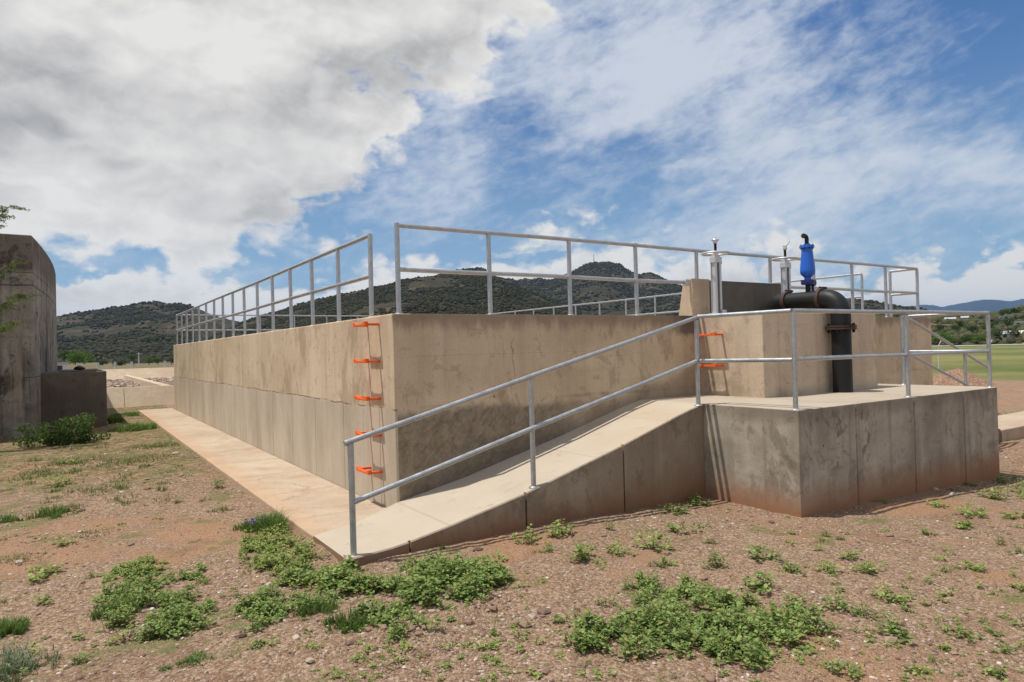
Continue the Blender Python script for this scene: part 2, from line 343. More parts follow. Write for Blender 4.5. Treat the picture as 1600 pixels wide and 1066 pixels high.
# ground sheet ------------------------------------------------------
m, g, b = mat('ground_soil'); p = g.pos(); x, y, z = g.xyz(p)[:3]
big = g.noise(p, .45, 6, .6, .5); med = g.noise(p, 2.5, 8, .65); fin_ = g.noise(p, 26, 6, .75)
soil = g.mix(g.mr(med, .35, .65), (.215, .118, .060), (.325, .195, .108))
soil = g.mix(g.mul(g.mr(big, .50, .62), .75), soil, (.40, .21, .105))          # bare orange sand
v = g.vor(p, 52, out=1); vx, vy, vz = g.xyz(v)[:3]
gr = g.ramp(vx, [(0, (.07, .04, .024)), (.25, (.20, .113, .063)), (.5, (.32, .195, .115)), (.75, (.42, .285, .18)), (.93, (.55, .43, .31)), (1, (.70, .62, .5))])
sandm = g.mr(g.add(big, g.mul(g.sub(med, .5), .35)), .60, .50)
soil = g.mix(g.mul(sandm, .6), soil, gr)
v2 = g.vor(p, 120, out=1); soil = g.mix(.26, soil, g.ramp(g.xyz(v2)[0], [(0, (.10, .07, .05)), (.5, (.36, .25, .18)), (1, (.66, .54, .44))]))
soil = g.mix(.55, soil, g.mix(fin_, (.08, .08, .08), (.85, .85, .85)), 'OVERLAY')
soil = g.mix(g.mul(g.mr(g.noise(p, 1.1, 7, .7), .55, .66), .35), soil, (.16, .09, .055))
# sparse low growth (olive), more of it to the left and towards the back
gn = g.noise(p, 1.3, 8, .7, .4)
lf = g.mr(y, -1, 9, 0., .15); lf = g.mul(lf, g.m('LESS_THAN', x, 0.))
ol = g.mr(g.add(gn, lf), .565, .66); olc = g.mix(fin_, (.085, .10, .028), (.22, .225, .08))
soil = g.mix(g.mul(ol, .75), soil, olc)
# wide grass field on the right, scrubby flats elsewhere
n3 = g.noise(p, .05, 6, .6); dist = g.add(x, g.mul(y, .35))
fmask = g.mr(g.add(dist, g.mul(g.sub(n3, .5), 14)), 41, 45)
fld = g.mix(g.mr(g.noise(g.vm('MULTIPLY', p, (.5, 1, 1)), .05, 10, .72), .36, .64), (.10, .13, .035), (.23, .21, .08))
fld = g.mix(.4, fld, g.mix(g.noise(p, 2.5, 6, .7), (.2, .2, .2), (.8, .8, .8)), 'OVERLAY')
fmask = g.mul(fmask, g.mr(y, 130, 100, 0., 1.))
lr = g.mul(g.mr(y, 1, 8), g.m('LESS_THAN', x, 0.)); soil = g.mix(g.mul(lr, g.mr(g.noise(p, 5, 8, .75), .42, .6, .1, .75)), soil, g.mix(g.noise(p, 1.1, 6, .65), (.15, .085, .05), (.23, .175, .085)))
v3 = g.vor(p, 16, out=1); soil = g.mix(g.mul(lr, .6), soil, g.mix(g.xyz(v3)[0], (.12, .12, .12), (.92, .9, .88)), 'OVERLAY')
bk = g.mr(y, 40, 60); fld2 = g.mix(g.noise(p, .03, 8, .7), (.10, .085, .045), (.22, .17, .10))
soil = g.mix(bk, soil, fld2); soil = g.mix(fmask, soil, fld)
hb = g.add(g.mul(g.vor(p, 52), -.4), g.add(g.mul(g.noise(p, 14, 6, .7), .9), g.mul(g.vor(p, 120), -.2)))
fin(g, b, soil, .93, g.bump(hb, 1., .03), spec=.15)
m, g, b = mat('pebble'); c = g.isl()
fin(g, b, g.ramp(c, [(0, (.13, .08, .055)), (.35, (.25, .155, .105)), (.65, (.34, .24, .175)), (.9, (.44, .36, .28)), (1, (.6, .54, .46))]), .85)
m, g, b = mat('bed_gravel'); p = g.pos(); c = g.xyz(g.vor(p, 5, out=1))[0]
fin(g, b, g.ramp(c, [(0, (.10, .07, .06)), (.4, (.26, .19, .15)), (.8, (.42, .33, .27)), (1, (.6, .52, .46))]), .9, g.bump(g.vor(p, 5), -.9, .12))
m, g, b = mat('heap_gravel'); p = g.pos(); c = g.xyz(g.vor(p, 22, out=1))[0]
fin(g, b, g.ramp(c, [(0, (.14, .07, .042)), (.4, (.23, .125, .078)), (.8, (.29, .175, .115)), (1, (.38, .27, .19))]), .9, g.bump(g.vor(p, 22), -.6, .04))
def hillmat(name, a, bb, rock, rk=.6):
    m, g, b = mat(name); p = g.pos()
    n = g.noise(p, .012, 8, .65); n2 = g.noise(p, .12, 6, .7)
    col = g.mix(g.mr(g.add(g.mul(n, .5), g.mul(n2, .5)), .4, .62), a, bb)
    col = g.mix(g.mul(g.mr(g.noise(p, .03, 8, .7), rk, rk + .1), .7), col, rock)
    fin(g, b, col, .95, g.bump(n2, .8, 4.), spec=.1)
hillmat('hill_scrub', (.034, .034, .02), (.062, .053, .032), (.11, .078, .052), .52)
hillmat('ridge_scrub', (.07, .068, .035), (.15, .115, .068), (.30, .17, .11), .5)
hillmat('haze_tinted_mountain', (.024, .036, .05), (.034, .046, .062), (.04, .05, .06), .7)  # base colour tinted blue to carry part of the distance haze
def scrubmat(name, a, bb):
    m, g, b = mat(name); c = g.isl()
    fin(g, b, g.mix(c, a, bb), .9, spec=.1)
scrubmat('scrub_bush', (.016, .019, .010), (.056, .053, .03))
scrubmat('ridge_bush', (.035, .043, .018), (.10, .095, .045))

# ------------------------------------------------------------------ mesh builder
class MB:
    def __init__(s): s.v = []; s.f = []; s.sm = []
    def add(s, vs, fs, smooth=False):
        o = len(s.v); s.v += [tuple(map(float, q)) for q in vs]; s.f += [tuple(i + o for i in f) for f in fs]; s.sm += [smooth] * len(fs)
    def box(s, a, b):
        x0, y0, z0 = a; x1, y1, z1 = b
        s.add([(x0, y0, z0), (x1, y0, z0), (x1, y1, z0), (x0, y1, z0), (x0, y0, z1), (x1, y0, z1), (x1, y1, z1), (x0, y1, z1)],
              [(0, 3, 2, 1), (4, 5, 6, 7), (0, 1, 5, 4), (1, 2, 6, 5), (2, 3, 7, 6), (3, 0, 4, 7)]); return s
    def hexa(s, bot, top):            # matching rings of points, counter-clockwise seen from above
        n = len(bot); s.add(list(bot) + list(top), [tuple(range(n - 1, -1, -1)), tuple(range(n, 2 * n))] + [(i, (i + 1) % n, n + (i + 1) % n, n + i) for i in range(n)]); return s
    def tube(s, pts, r, n=14, cap=True):
        P = [Vector(q) for q in pts]; rs = r if isinstance(r, (list, tuple)) else [r] * len(P)
        t0 = (P[1] - P[0]).normalized(); a = Vector((0, 0, 1)) if abs(t0.z) < .9 else Vector((1, 0, 0))
        u = t0.cross(a).normalized(); vs = []; fs = []
        for i, q in enumerate(P):
            t = ((P[min(i + 1, len(P) - 1)] - P[max(i - 1, 0)])).normalized()
            u = (u - t * u.dot(t)).normalized(); v = t.cross(u)
            for k in range(n):
                an = 2 * math.pi * k / n; vs.append(q + (u * math.cos(an) + v * math.sin(an)) * rs[i])
        for i in range(len(P) - 1):
            for k in range(n): fs.append((i * n + k, i * n + (k + 1) % n, (i + 1) * n + (k + 1) % n, (i + 1) * n + k))
        s.add(vs, fs, True)
        if cap:
            s.add([vs[k] for k in range(n)], [tuple(range(n - 1, -1, -1))]); s.add([vs[(len(P) - 1) * n + k] for k in range(n)], [tuple(range(n))])
        return s
    def lathe(s, prof, base, axis=(0, 0, 1), n=28):     # prof: (radius, height)
        A = Vector(axis).normalized(); a = Vector((1, 0, 0)) if abs(A.x) < .9 else Vector((0, 1, 0))
        u = A.cross(a).normalized(); v = A.cross(u); B = Vector(base); vs = []; fs = []
        for r, h in prof:
            for k in range(n):
                an = 2 * math.pi * k / n; vs.append(B + A * h + (u * math.cos(an) + v * math.sin(an)) * r)
        for i in range(len(prof) - 1):
            for k in range(n): fs.append((i * n + k, i * n + (k + 1) % n, (i + 1) * n + (k + 1) % n, (i + 1) * n + k))
        s.add(vs, fs, False)
        for i, fl in ((0, True), (len(prof) - 1, False)):
            if prof[i][0] > 1e-4: s.add([vs[i * n + k] for k in range(n)], [tuple(range(n - 1, -1, -1)) if fl else tuple(range(n))])
        return s
    def ring(s, c, R_, r, axis=(0, 0, 1), n=36, k2=10):
        A = Vector(axis).normalized(); a = Vector((1, 0, 0)) if abs(A.x) < .9 else Vector((0, 1, 0))
        u = A.cross(a).normalized(); v = A.cross(u); c = Vector(c); vs = []; fs = []
        for i in range(n):
            an = 2 * math.pi * i / n; d = u * math.cos(an) + v * math.sin(an)
            for k in range(k2):
                b_ = 2 * math.pi * k / k2; vs.append(c + d * (R_ + r * math.cos(b_)) + A * r * math.sin(b_))
        for i in range(n):
            for k in range(k2): fs.append((i * k2 + k, ((i + 1) % n) * k2 + k, ((i + 1) % n) * k2 + (k + 1) % k2, i * k2 + (k + 1) % k2))
        s.add(vs, fs, True); return s
    def build(s, name, m, parent=None, bevel=0, auto=False):
        me = bpy.data.meshes.new(name); me.from_pydata(s.v, [], s.f); me.polygons.foreach_set('use_smooth', s.sm); me.update()
        return link(name, me, m, parent, bevel, auto)
def link(name, me, m, parent=None, bevel=0, auto=False):
    if m: me.materials.append(MATS[m])
    o = bpy.data.objects.new(name, me); COL.objects.link(o)
    if parent: o.parent = parent
    if bevel:
        bm = o.modifiers.new('bevel', 'BEVEL'); bm.width = bevel; bm.segments = 2; bm.limit_method = 'ANGLE'; bm.angle_limit = rad(35)
    if auto:
        me.polygons.foreach_set('use_smooth', [True] * len(me.polygons)); e = o.modifiers.new('split', 'EDGE_SPLIT'); e.split_angle = rad(32)
    return o
def tag(o, label=None, cat=None, group=None, kind=None):
    for k, v in (('label', label), ('category', cat), ('group', group), ('kind', kind)):
        if v: o[k] = v
    return o
def thing(name, label, cat, group=None, loc=(0, 0, 0), rz=0):
    o = bpy.data.objects.new(name, None); COL.objects.link(o); o.location = loc; o.rotation_euler = (0, 0, rz); o.empty_display_size = .2
    return tag(o, label, cat, group)
def place(o, loc):          # children were modelled in world coordinates: move the empty's origin to the base and keep them put
    o.location = loc
    for c in COL.objects:
        if c.parent is o: c.matrix_parent_inverse = Matrix.Translation(-Vector(loc))
def npmesh(name, V, F, m, parent=None, smooth=False):
    me = bpy.data.meshes.new(name); V = np.asarray(V, np.float32).reshape(-1, 3); F = np.asarray(F, np.int32); k = F.shape[1]
    me.vertices.add(len(V)); me.vertices.foreach_set('co', V.ravel())
    me.loops.add(F.size); me.loops.foreach_set('vertex_index', F.ravel())
    me.polygons.add(len(F)); me.polygons.foreach_set('loop_start', np.arange(0, F.size, k, dtype=np.int32))
    me.polygons.foreach_set('use_smooth', np.full(len(F), smooth)); me.update(calc_edges=True); me.validate()
    return link(name, me, m, parent)

# value noise on numpy arrays
_T = RNG.random((256, 256))
def vn(x, y):
    xi = np.floor(x).astype(int); yi = np.floor(y).astype(int); fx = x - xi; fy = y - yi
    fx = fx * fx * (3 - 2 * fx); fy = fy * fy * (3 - 2 * fy); t = lambda a, b: _T[a % 256, b % 256]
    return (t(xi, yi) * (1 - fx) + t(xi + 1, yi) * fx) * (1 - fy) + (t(xi, yi + 1) * (1 - fx) + t(xi + 1, yi + 1) * fx) * fy
def fbm(x, y, o=5, g_=.5):
    s = 0; a = 1; t = 0
    for i in range(o): s = s + a * vn(x * 2 ** i + 17 * i, y * 2 ** i + 31 * i); t += a; a *= g_
    return s / t

# ------------------------------------------------------------------ ground
GX = [-60, -5, -1, 0, 1, 3.6, 6, 8.4, 9.6, 12, 14, 30, 50, 300, 9000]; GZ = [-.2, -.13, -.055, -.055, -.08, -.15, -.21, -.33, -.33, -.25, -.29, -.6, -.75, -1., -1.]
def ghz(x, y):
    x = np.asarray(x, float); y = np.asarray(y, float)
    z = np.interp(x, GX, GZ); d = np.hypot(x - CP[0], y - CP[1])
    keep = np.clip((d - .5) / 2, 0, 1)
    z = z + keep * ((fbm(x * .7, y * .7, 3) - .5) * .07 + (fbm(x * 3.1, y * 3.1, 4) - .5) * .045 + np.abs(fbm(x * 6.3 + 3, y * 6.3, 4) - .5) * -.03) * np.clip(60 / (d + 1), 0, 1)
    # shallow scoured hollows by the foot of the ramp
    for (hx, hy, ax, ay, dep) in HOL:
        q = ((x - hx) / ax) ** 2 + ((y - hy) / ay) ** 2; z = z - dep * np.exp(-q)
    return z
HOL = []
def ray(px, py):
    return R @ np.array([(px - 800) / FPX, -(py - 533) / FPX, -1.])
def G_(px, py, z=None):                # a point of the ground seen in the photograph
    r = ray(px, py); zz = -.12 if z is None else z
    for _ in range(8):
        t = (zz - CP[2]) / r[2]; q = CP + t * r
        if z is None: zz = float(ghz(q[0], q[1]))
    return Vector((q[0], q[1], zz))
for (a, b_, sx_, sy_, dep) in ((770, 950, .28, .09, .05), (650, 1035, .35, .08, .03), (500, 1030, .4, .03, .025)):
    q = G_(a, b_); HOL.append((q.x, q.y, sx_, sy_, dep))
azs = np.concatenate([np.arange(-5, 118, .22), np.arange(118, 355, 2.5)]); rs = np.concatenate([[.3], np.geomspace(1.2, 40, 420), np.geomspace(42, 13000, 110)])
A_, R_ = np.meshgrid(np.radians(azs), rs); X = CP[0] + R_ * np.cos(A_); Y = CP[1] + R_ * np.sin(A_)
Z = ghz(X, Y); na = len(azs); nr = len(rs)
V = np.stack([X, Y, Z], -1).reshape(-1, 3); ii, jj = np.meshgrid(np.arange(nr - 1), np.arange(na), indexing='ij'); j2 = (jj + 1) % na
F = np.stack([ii * na + jj, (ii + 1) * na + jj, (ii + 1) * na + j2, ii * na + j2], -1).reshape(-1, 4)
V = np.vstack([V, [[CP[0], CP[1], float(ghz(CP[0], CP[1]))]]])
gnd = npmesh('ground', V, F, 'ground_soil', smooth=True); tag(gnd, 'bare pinkish brown gravelly soil with a green field beyond', None, None, 'structure')
me = gnd.data

# ------------------------------------------------------------------ pebbles
t_ = (1 + 5 ** .5) / 2
ICV = np.array([(-1, t_, 0), (1, t_, 0), (-1, -t_, 0), (1, -t_, 0), (0, -1, t_), (0, 1, t_), (0, -1, -t_), (0, 1, -t_), (t_, 0, -1), (t_, 0, 1), (-t_, 0, -1), (-t_, 0, 1)]) / 1.9
ICF = np.array([(0, 11, 5), (0, 5, 1), (0, 1, 7), (0, 7, 10), (0, 10, 11), (1, 5, 9), (5, 11, 4), (11, 10, 2), (10, 7, 6), (7, 1, 8), (3, 9, 4), (3, 4, 2), (3, 2, 6), (3, 6, 8), (3, 8, 9), (4, 9, 5), (2, 4, 11), (6, 2, 10), (8, 6, 7), (9, 8, 1)])
def blobs(C_, S_, name, m, jit=.25, smooth=False):
    n = len(C_); k = RNG.uniform(1 - jit, 1 + jit, (n, 12, 1)); a = RNG.uniform(0, 6.28, n); ca, sa = np.cos(a)[:, None], np.sin(a)[:, None]
    v = ICV[None] * k; v = v * S_[:, None, :]; x = v[..., 0] * ca - v[..., 1] * sa; y = v[..., 0] * sa + v[..., 1] * ca
    V = np.stack([x, y, v[..., 2]], -1) + C_[:, None, :]
    F = (ICF[None] + (np.arange(n) * 12)[:, None, None]).reshape(-1, 3)
    return npmesh(name, V.reshape(-1, 3), F, m, smooth=smooth)
def blocked(x, y):          # footprints the scatter must keep out of
    return ((x > -1.05) & (y > -1.32) & (y < 20)) | ((x > 3.6) & (x < 8.5) & (y > -2.45)) | ((y > 13.5) & (x < -2.0) & (y < 22)) | (y > 22.4)
n = 30000; a = np.radians(RNG.uniform(15, 98, n)); r = 2.6 * (16 / 2.6) ** RNG.random(n) ** 1.0
x = CP[0] + r * np.cos(a); y = CP[1] + r * np.sin(a); sp_ = fbm(x * .9 + 40, y * .9 + 10, 4)
ok = (~blocked(x, y)) & (sp_ > .36 + .25 * RNG.random(n)); x, y, r = x[ok], y[ok], r[ok]
s = (.0035 + .0085 * RNG.random(len(x)) ** 3) * (1 + r * .06); big_ = RNG.random(len(x)) < .03; s[big_] *= RNG.uniform(1.5, 3.2, big_.sum())
S_ = np.stack([s * RNG.uniform(.8, 1.5, len(s)), s, s * .6], -1)
peb = blobs(np.stack([x, y, ghz(x, y) + s * .2], -1), S_, 'gravel', 'pebble'); tag(peb, 'loose small stones and gravel on the bare soil', 'gravel', None, 'stuff')

# ------------------------------------------------------------------ walkway
w_ = MB(); ring0 = [(-1.03, -.372), (-.004, -.008), (-.004, 19.3), (-1.03, 19.3)]
w_.hexa([(x, y, -.4) for x, y in ring0], [(x, y, 0) for x, y in ring0])
tag(w_.build('walkway', 'walkway_concrete', None, .012), 'pale concrete walkway along the foot of the long tank wall', None, None, 'structure')

# ------------------------------------------------------------------ tank
TZ = 2.165; TW, TL = 11.72, 18.6
tank = thing('concrete_tank', 'long open-topped tan concrete tank with sharp front corner', 'tank')
q = MB(); T_ = .25
o_ = [(0, 0), (TW, 0), (TW, TL), (0, TL)]; i_ = [(T_, T_), (TW - T_, T_), (TW - T_, TL - T_), (T_, TL - T_)]
vs = [(x, y, -.6) for x, y in o_] + [(x, y, TZ) for x, y in o_] + [(x, y, TZ) for x, y in i_] + [(x, y, .9) for x, y in i_]
fs = []
for i in range(4):
    j = (i + 1) % 4; fs += [(i, j, 4 + j, 4 + i), (4 + i, 4 + j, 8 + j, 8 + i), (8 + i, 8 + j, 12 + j, 12 + i)]
q.add(vs, fs); q.build('wall', 'tank_concrete', tank, .015)
q = MB(); q.box((T_ + .003, T_ + .003, .8), (TW - T_ - .003, TL - T_ - .003, 1.5)); q.build('filter_bed', 'bed_gravel', tank)
# raised channel: two upstands with battered fronts, dark cement inside face
q = MB(); q.box((4.75, .006, TZ - .01), (5.115, .07, 2.715)); q.box((4.93, .0701, TZ - .01), (5.115, .16, 2.70)); q.build('upstand', 'chamber_concrete', tank, .008)
q = MB(); q.hexa([(4.86, .162, TZ - .01), (5.115, .162, TZ - .01), (5.115, .41, TZ - .01), (4.86, .41, TZ - .01)], [(4.86, .162, 2.71), (5.115, .162, 2.71), (5.115, .29, 2.71), (4.86, .29, 2.71)])
q.build('upstand', 'chamber_concrete', tank, .008)
q = MB(); q.box((4.66, .05, 2.61), (4.748, .12, 2.705)); q.build('clamp', 'silver_paint', tank, .006)
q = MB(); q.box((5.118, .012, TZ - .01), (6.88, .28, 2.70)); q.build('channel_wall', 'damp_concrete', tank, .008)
place(tank, (0, 0, 0))

# valve chamber
ch = thing('valve_chamber', 'square tan concrete valve chamber standing between platform and tank', 'chamber')
q = MB(); bx0, bx1, by = 4.83, 7.62, -1.12
o_ = [(bx0, by), (bx1, by), (bx1, -.004), (bx0, -.004)]; i_ = [(bx0 + .2, by + .2), (bx1 - .2, by + .2), (bx1 - .2, -.2), (bx0 + .2, -.2)]
vs = [(x, y, .5) for x, y in o_] + [(x, y, 2.155) for x, y in o_] + [(x, y, 2.155) for x, y in i_] + [(x, y, 1.2) for x, y in i_]
fs = []
for i in range(4):
    j = (i + 1) % 4; fs += [(i, j, 4 + j, 4 + i), (4 + i, 4 + j, 8 + j, 8 + i), (8 + i, 8 + j, 12 + j, 12 + i)]
fs.append((12, 13, 14, 15)); q.add(vs, fs); q.build('wall', 'chamber_concrete', ch, .015)
place(ch, (bx0, by, 1.0))

# platform: plan outline with real joint grooves down the front
pf = thing('concrete_platform', 'raised grey concrete platform with four jointed front panels', 'platform')
px0, px1, py0 = 3.64, 8.45, -2.42
out = [(px0, py0)]
for xj in (4.75, 6.07, 7.41): out += [(xj - .014, py0), (xj - .010, py0 + .022), (xj + .010, py0 + .022), (xj + .014, py0)]
out += [(px1, py0), (px1, -.004), (px0, -.004)]
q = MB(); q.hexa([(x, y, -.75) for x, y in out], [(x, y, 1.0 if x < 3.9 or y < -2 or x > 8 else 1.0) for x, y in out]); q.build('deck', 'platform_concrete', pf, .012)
place(pf, (px0, py0, -.1))

# ramps
def zr(x): return float(np.interp(x, [-1.03, -.52, 0, .88, 2.25, 3.3, 3.64], [0.008, 0.02, .11, .285, .63, .925, 1.0]))
def yo(x): return -1.25 + (x + .52) * .035 - max(0, -.5 - x) * .1
rp = thing('concrete_ramp', 'sloping concrete access ramp climbing along the front wall', 'ramp')
q = MB(); cuts = [-1.03, -.75, -.42, 0, .88, 2.25, 3.0, 3.637]; yb = lambda x: -.382 + (x + 1.03) * .367 if x < 0 else -.004
gaps = {-.42, .88, 2.25}
fine = sorted(set(cuts + [x / 5 for x in range(-5, 18)]))
topL, topR = [], []
for i in range(len(cuts) - 1):
    a0, a1 = cuts[i], cuts[i + 1]; a0g = a0 + (.011 if a0 in gaps else 0); a1g = a1 - (.011 if a1 in gaps else 0)
    xs = [a0g] + [x for x in fine if a0g + .02 < x < a1g - .02] + [a1g]
    for c, d in zip(xs[:-1], xs[1:]):
        q.hexa([(c, yo(c), -.6), (d, yo(d), -.6), (d, yo(d) + .03, -.6), (c, yo(c) + .03, -.6)], [(c, yo(c), zr(c) - .0), (d, yo(d), zr(d)), (d, yo(d) + .03, zr(d)), (c, yo(c) + .03, zr(c))])
# one welded shell: side strip per panel and a continuous top
q = MB()
for i in range(len(cuts) - 1):
    a0, a1 = cuts[i], cuts[i + 1]; a0g = a0 + (.011 if a0 in gaps else 0); a1g = a1 - (.011 if a1 in gaps else 0)
    xs = [a0g] + [x for x in fine if a0g + .02 < x < a1g - .02] + [a1g]
    vs = []; 
    for c in xs: vs += [(c, yo(c), -.6), (c, yo(c), zr(c) - .012), (c, yo(c) + .012, zr(c))]
    fs = []
    for k in range(len(xs) - 1): fs += [(3 * k, 3 * k + 3, 3 * k + 4, 3 * k + 1), (3 * k + 1, 3 * k + 4, 3 * k + 5, 3 * k + 2)]
    q.add(vs, fs)
    if a1 in gaps:
        c, d = a1 - .011, a1 + .011
        q.add([(c, yo(c), -.6), (c, yo(c), zr(c) - .012), (c, yo(c) + .012, zr(c)), (c, yo(c) + .035, zr(c)), (c, yo(c) + .035, -.6),
               (d, yo(d), -.6), (d, yo(d), zr(d) - .012), (d, yo(d) + .012, zr(d)), (d, yo(d) + .035, zr(d)), (d, yo(d) + .035, -.6)],
              [(0, 1, 2, 3, 4), (9, 8, 7, 6, 5), (4, 3, 8, 9)])
xs = sorted(set([c for c in fine if c >= -1.03 and c <= 3.637] + [c + s_ for c in gaps for s_ in (-.011, .011)]))
ins = lambda c, d: any(abs((c + d) / 2 - gq) < .011 for gq in gaps)
for c, d in zip(xs[:-1], xs[1:]):
    y0 = .035 if ins(c, d) else .012
    q.add([(c, yo(c) + y0, zr(c)), (d, yo(d) + y0, zr(d)), (d, yb(d), zr(d)), (c, yb(c), zr(c))], [(0, 1, 2, 3)])
    if d <= 0: q.add([(c, yb(c), zr(c)), (d, yb(d), zr(d)), (d, yb(d), -.3), (c, yb(c), -.3)], [(0, 1, 2, 3)])
q.add([(-1.03, yo(-1.03), -.6), (-1.03, yo(-1.03), zr(-1.03)), (-1.03, yb(-1.03), zr(-1.03)), (-1.03, yb(-1.03), -.6)], [(0, 1, 2, 3)])
q.build('slab', 'ramp_concrete', rp); place(rp, (-.5, -1.2, 0))
# far ramp down the other side
rp2 = thing('concrete_ramp', 'second concrete ramp dropping away behind the far end of the platform', 'ramp')
q = MB(); q.hexa([(8.453, -1.1, -.7), (11.9, -1.1, -.7), (11.9, -.004, -.7), (8.453, -.004, -.7)], [(8.453, -1.1, 1.0), (11.9, -1.1, -.03), (11.9, -.004, -.03), (8.453, -.004, 1.0)])
q.build('slab', 'ramp_concrete', rp2, .01)
place(rp2, (8.45, -1.1, -.4))
q = MB(); q.box((11.903, -1.12, -.7), (24, 0, -.045)); o = q.build('footpath', 'walkway_concrete', None, .01); tag(o, 'low pale concrete path slab beyond the platform on the right', None, None, 'structure')

# ------------------------------------------------------------------ railings
def railing(label, group, posts, rails, r=.028, loc=None):
    t = thing('railing', label, 'railing', group)
    for (x, y, z0, z1) in posts:
        j = [random.uniform(-.006, .006) for _ in range(2)]
        q = MB(); q.tube([(x, y, z0 - .02), (x + j[0] * .4, y + j[1] * .4, (z0 + z1) / 2), (x + j[0], y + j[1], z1 - r * .6)], r, 16)
        q.lathe([(r * 1.9, -.004), (r * 1.7, .004), (r * 1.05, .012)], (x, y, z0), n=16)       # weld seat at the foot
        q.build('post', 'galvanised', t)
    for nm, pts in rails:
        q = MB(); q.tube(pts, r * .92, 16); q.build(nm, 'galvanised', t)
    p0 = posts[0]; place(t, (p0[0], p0[1], p0[2])); return t
def sag(a, b, n=9, amp=.006):
    a, b = Vector(a), Vector(b); o = []; ph = random.uniform(0, 6)
    for i in range(n):
        f = i / (n - 1); q = a.lerp(b, f); q.z += amp * math.sin(ph + f * 9) * math.sin(math.pi * f); o.append(tuple(q))
    return o
RZ = 3.15; MZ = 2.66; IN = .085
RG = 'galvanised railings round the tank top'
# long side
ys = [.83] + [1.64 + 1.167 * i for i in range(14)] + [18.0]; ys = [.83] + [.83 + (18.35 - .83) / 15 * i for i in range(1, 16)]
railing('long galvanised railing running back along the left wall top', RG, [(IN, y, TZ, RZ + (.03 if i == 0 else 0)) for i, y in enumerate(ys)],
        [('top_rail', sag((IN, .83, RZ), (IN, 18.35, RZ), 30)), ('mid_rail', sag((IN, .83, MZ), (IN, 18.35, MZ), 30))])
railing('distant galvanised railing across the far end of the tank', RG, [(x, TL - .1, TZ, RZ + .02) for x in np.linspace(IN + .3, TW - .4, 10)],
        [('top_rail', sag((IN, TL - .1, RZ + .03), (TW - .3, TL - .1, RZ + .03), 20)), ('mid_rail', sag((IN, TL - .1, MZ), (TW - .3, TL - .1, MZ), 20))], .026)
fx = [.11, 1.30, 2.52, 3.70, 4.93, 6.68, 7.88, 9.06, 10.2, 11.38]
zb = lambda x: 2.70 if 4.72 < x < 6.88 else TZ
tp = [(x, IN, zb(x), RZ + (.045 if k in (0, 3) else .0) + (.04 if k == 6 else 0)) for k, x in enumerate(fx)] + [(11.38, .62, TZ, RZ)]
railing('galvanised railing along the front wall top above the ramp', RG, tp,
        [('top_rail', sag((.11, IN, RZ), (11.38, IN, RZ), 30)), ('mid_rail', sag((.11, IN, MZ), (4.74, IN, MZ), 12)), ('mid_rail', sag((6.86, IN, MZ), (11.38, IN, MZ), 12)),
         ('top_rail', [(11.38, IN, RZ), (11.38, .62, RZ)]), ('mid_rail', [(11.38, IN, MZ), (11.38, .62, MZ)])])
ys2 = [1.12 + 1.22 * i for i in range(15)]
railing('galvanised railing on the far right wall of the tank', RG, [(11.2, y, TZ, RZ) for y in ys2],
        [('top_rail', sag((11.2, 1.12, RZ), (11.2, 18.3, RZ), 30)), ('mid_rail', sag((11.2, 1.12, MZ), (11.2, 18.3, MZ), 30))], .026)
# clamp plate where the middle rail meets the upstand
# ramp + platform railing
yr = lambda x: -1.22 + .035 * (x + .9)
z1 = lambda x: .985 + (x + .95) * .2405
railing('galvanised handrail sloping up the outer edge of the near ramp', 'railings of the ramps and platform',
        [(-.94, -1.235, 0, z1(-.94)), (1.02, -1.14, zr(1.02), z1(1.02)), (3.58, -1.08, .985, 2.06)],
        [('top_rail', sag((-1.0, -1.235, z1(-1.0)), (3.58, -1.08, 2.075), 14, .004)), ('mid_rail', sag((-.94, -1.235, .46), (3.58, -1.08, 1.535), 14, .004))], .027)
railing('galvanised railing round the front and end of the platform', 'railings of the ramps and platform',
        [(3.70, -2.35, 1.0, 2.07), (6.08, -2.35, 1.0, 2.07), (8.40, -2.35, 1.0, 2.09)],
        [('top_rail', [(3.58, -1.115, 2.085), (3.70, -2.33, 2.085)]), ('top_rail', sag((3.71, -2.35, 2.085), (8.40, -2.35, 2.095), 12, .003)),
         ('mid_rail', [(3.60, -1.12, 1.535), (3.70, -2.33, 1.545)]), ('mid_rail', sag((3.72, -2.35, 1.55), (8.40, -2.35, 1.53), 12, .003)),
         ('top_rail', [(8.40, -2.33, 2.10), (8.40, -1.15, 2.105)]), ('mid_rail', [(8.40, -2.33, 1.53), (8.40, -1.15, 1.535)])], .027)
zs = lambda x: 2.09 - (x - 8.6) * .325
railing('galvanised handrail dropping along the far ramp behind the platform', 'railings of the ramps and platform',
        [(8.42, -1.1, 1.0, 2.09), (10.55, -1.1, .36, zs(10.55)), (11.5, -1.1, .09, zs(11.5))],
        [('top_rail', [(8.42, -1.1, 2.10), (8.6, -1.1, 2.09), (11.55, -1.1, zs(11.55))]), ('mid_rail', [(8.42, -1.1, 1.53), (8.6, -1.1, 1.5), (11.5, -1.1, zs(11.5) - .55)])], .027)

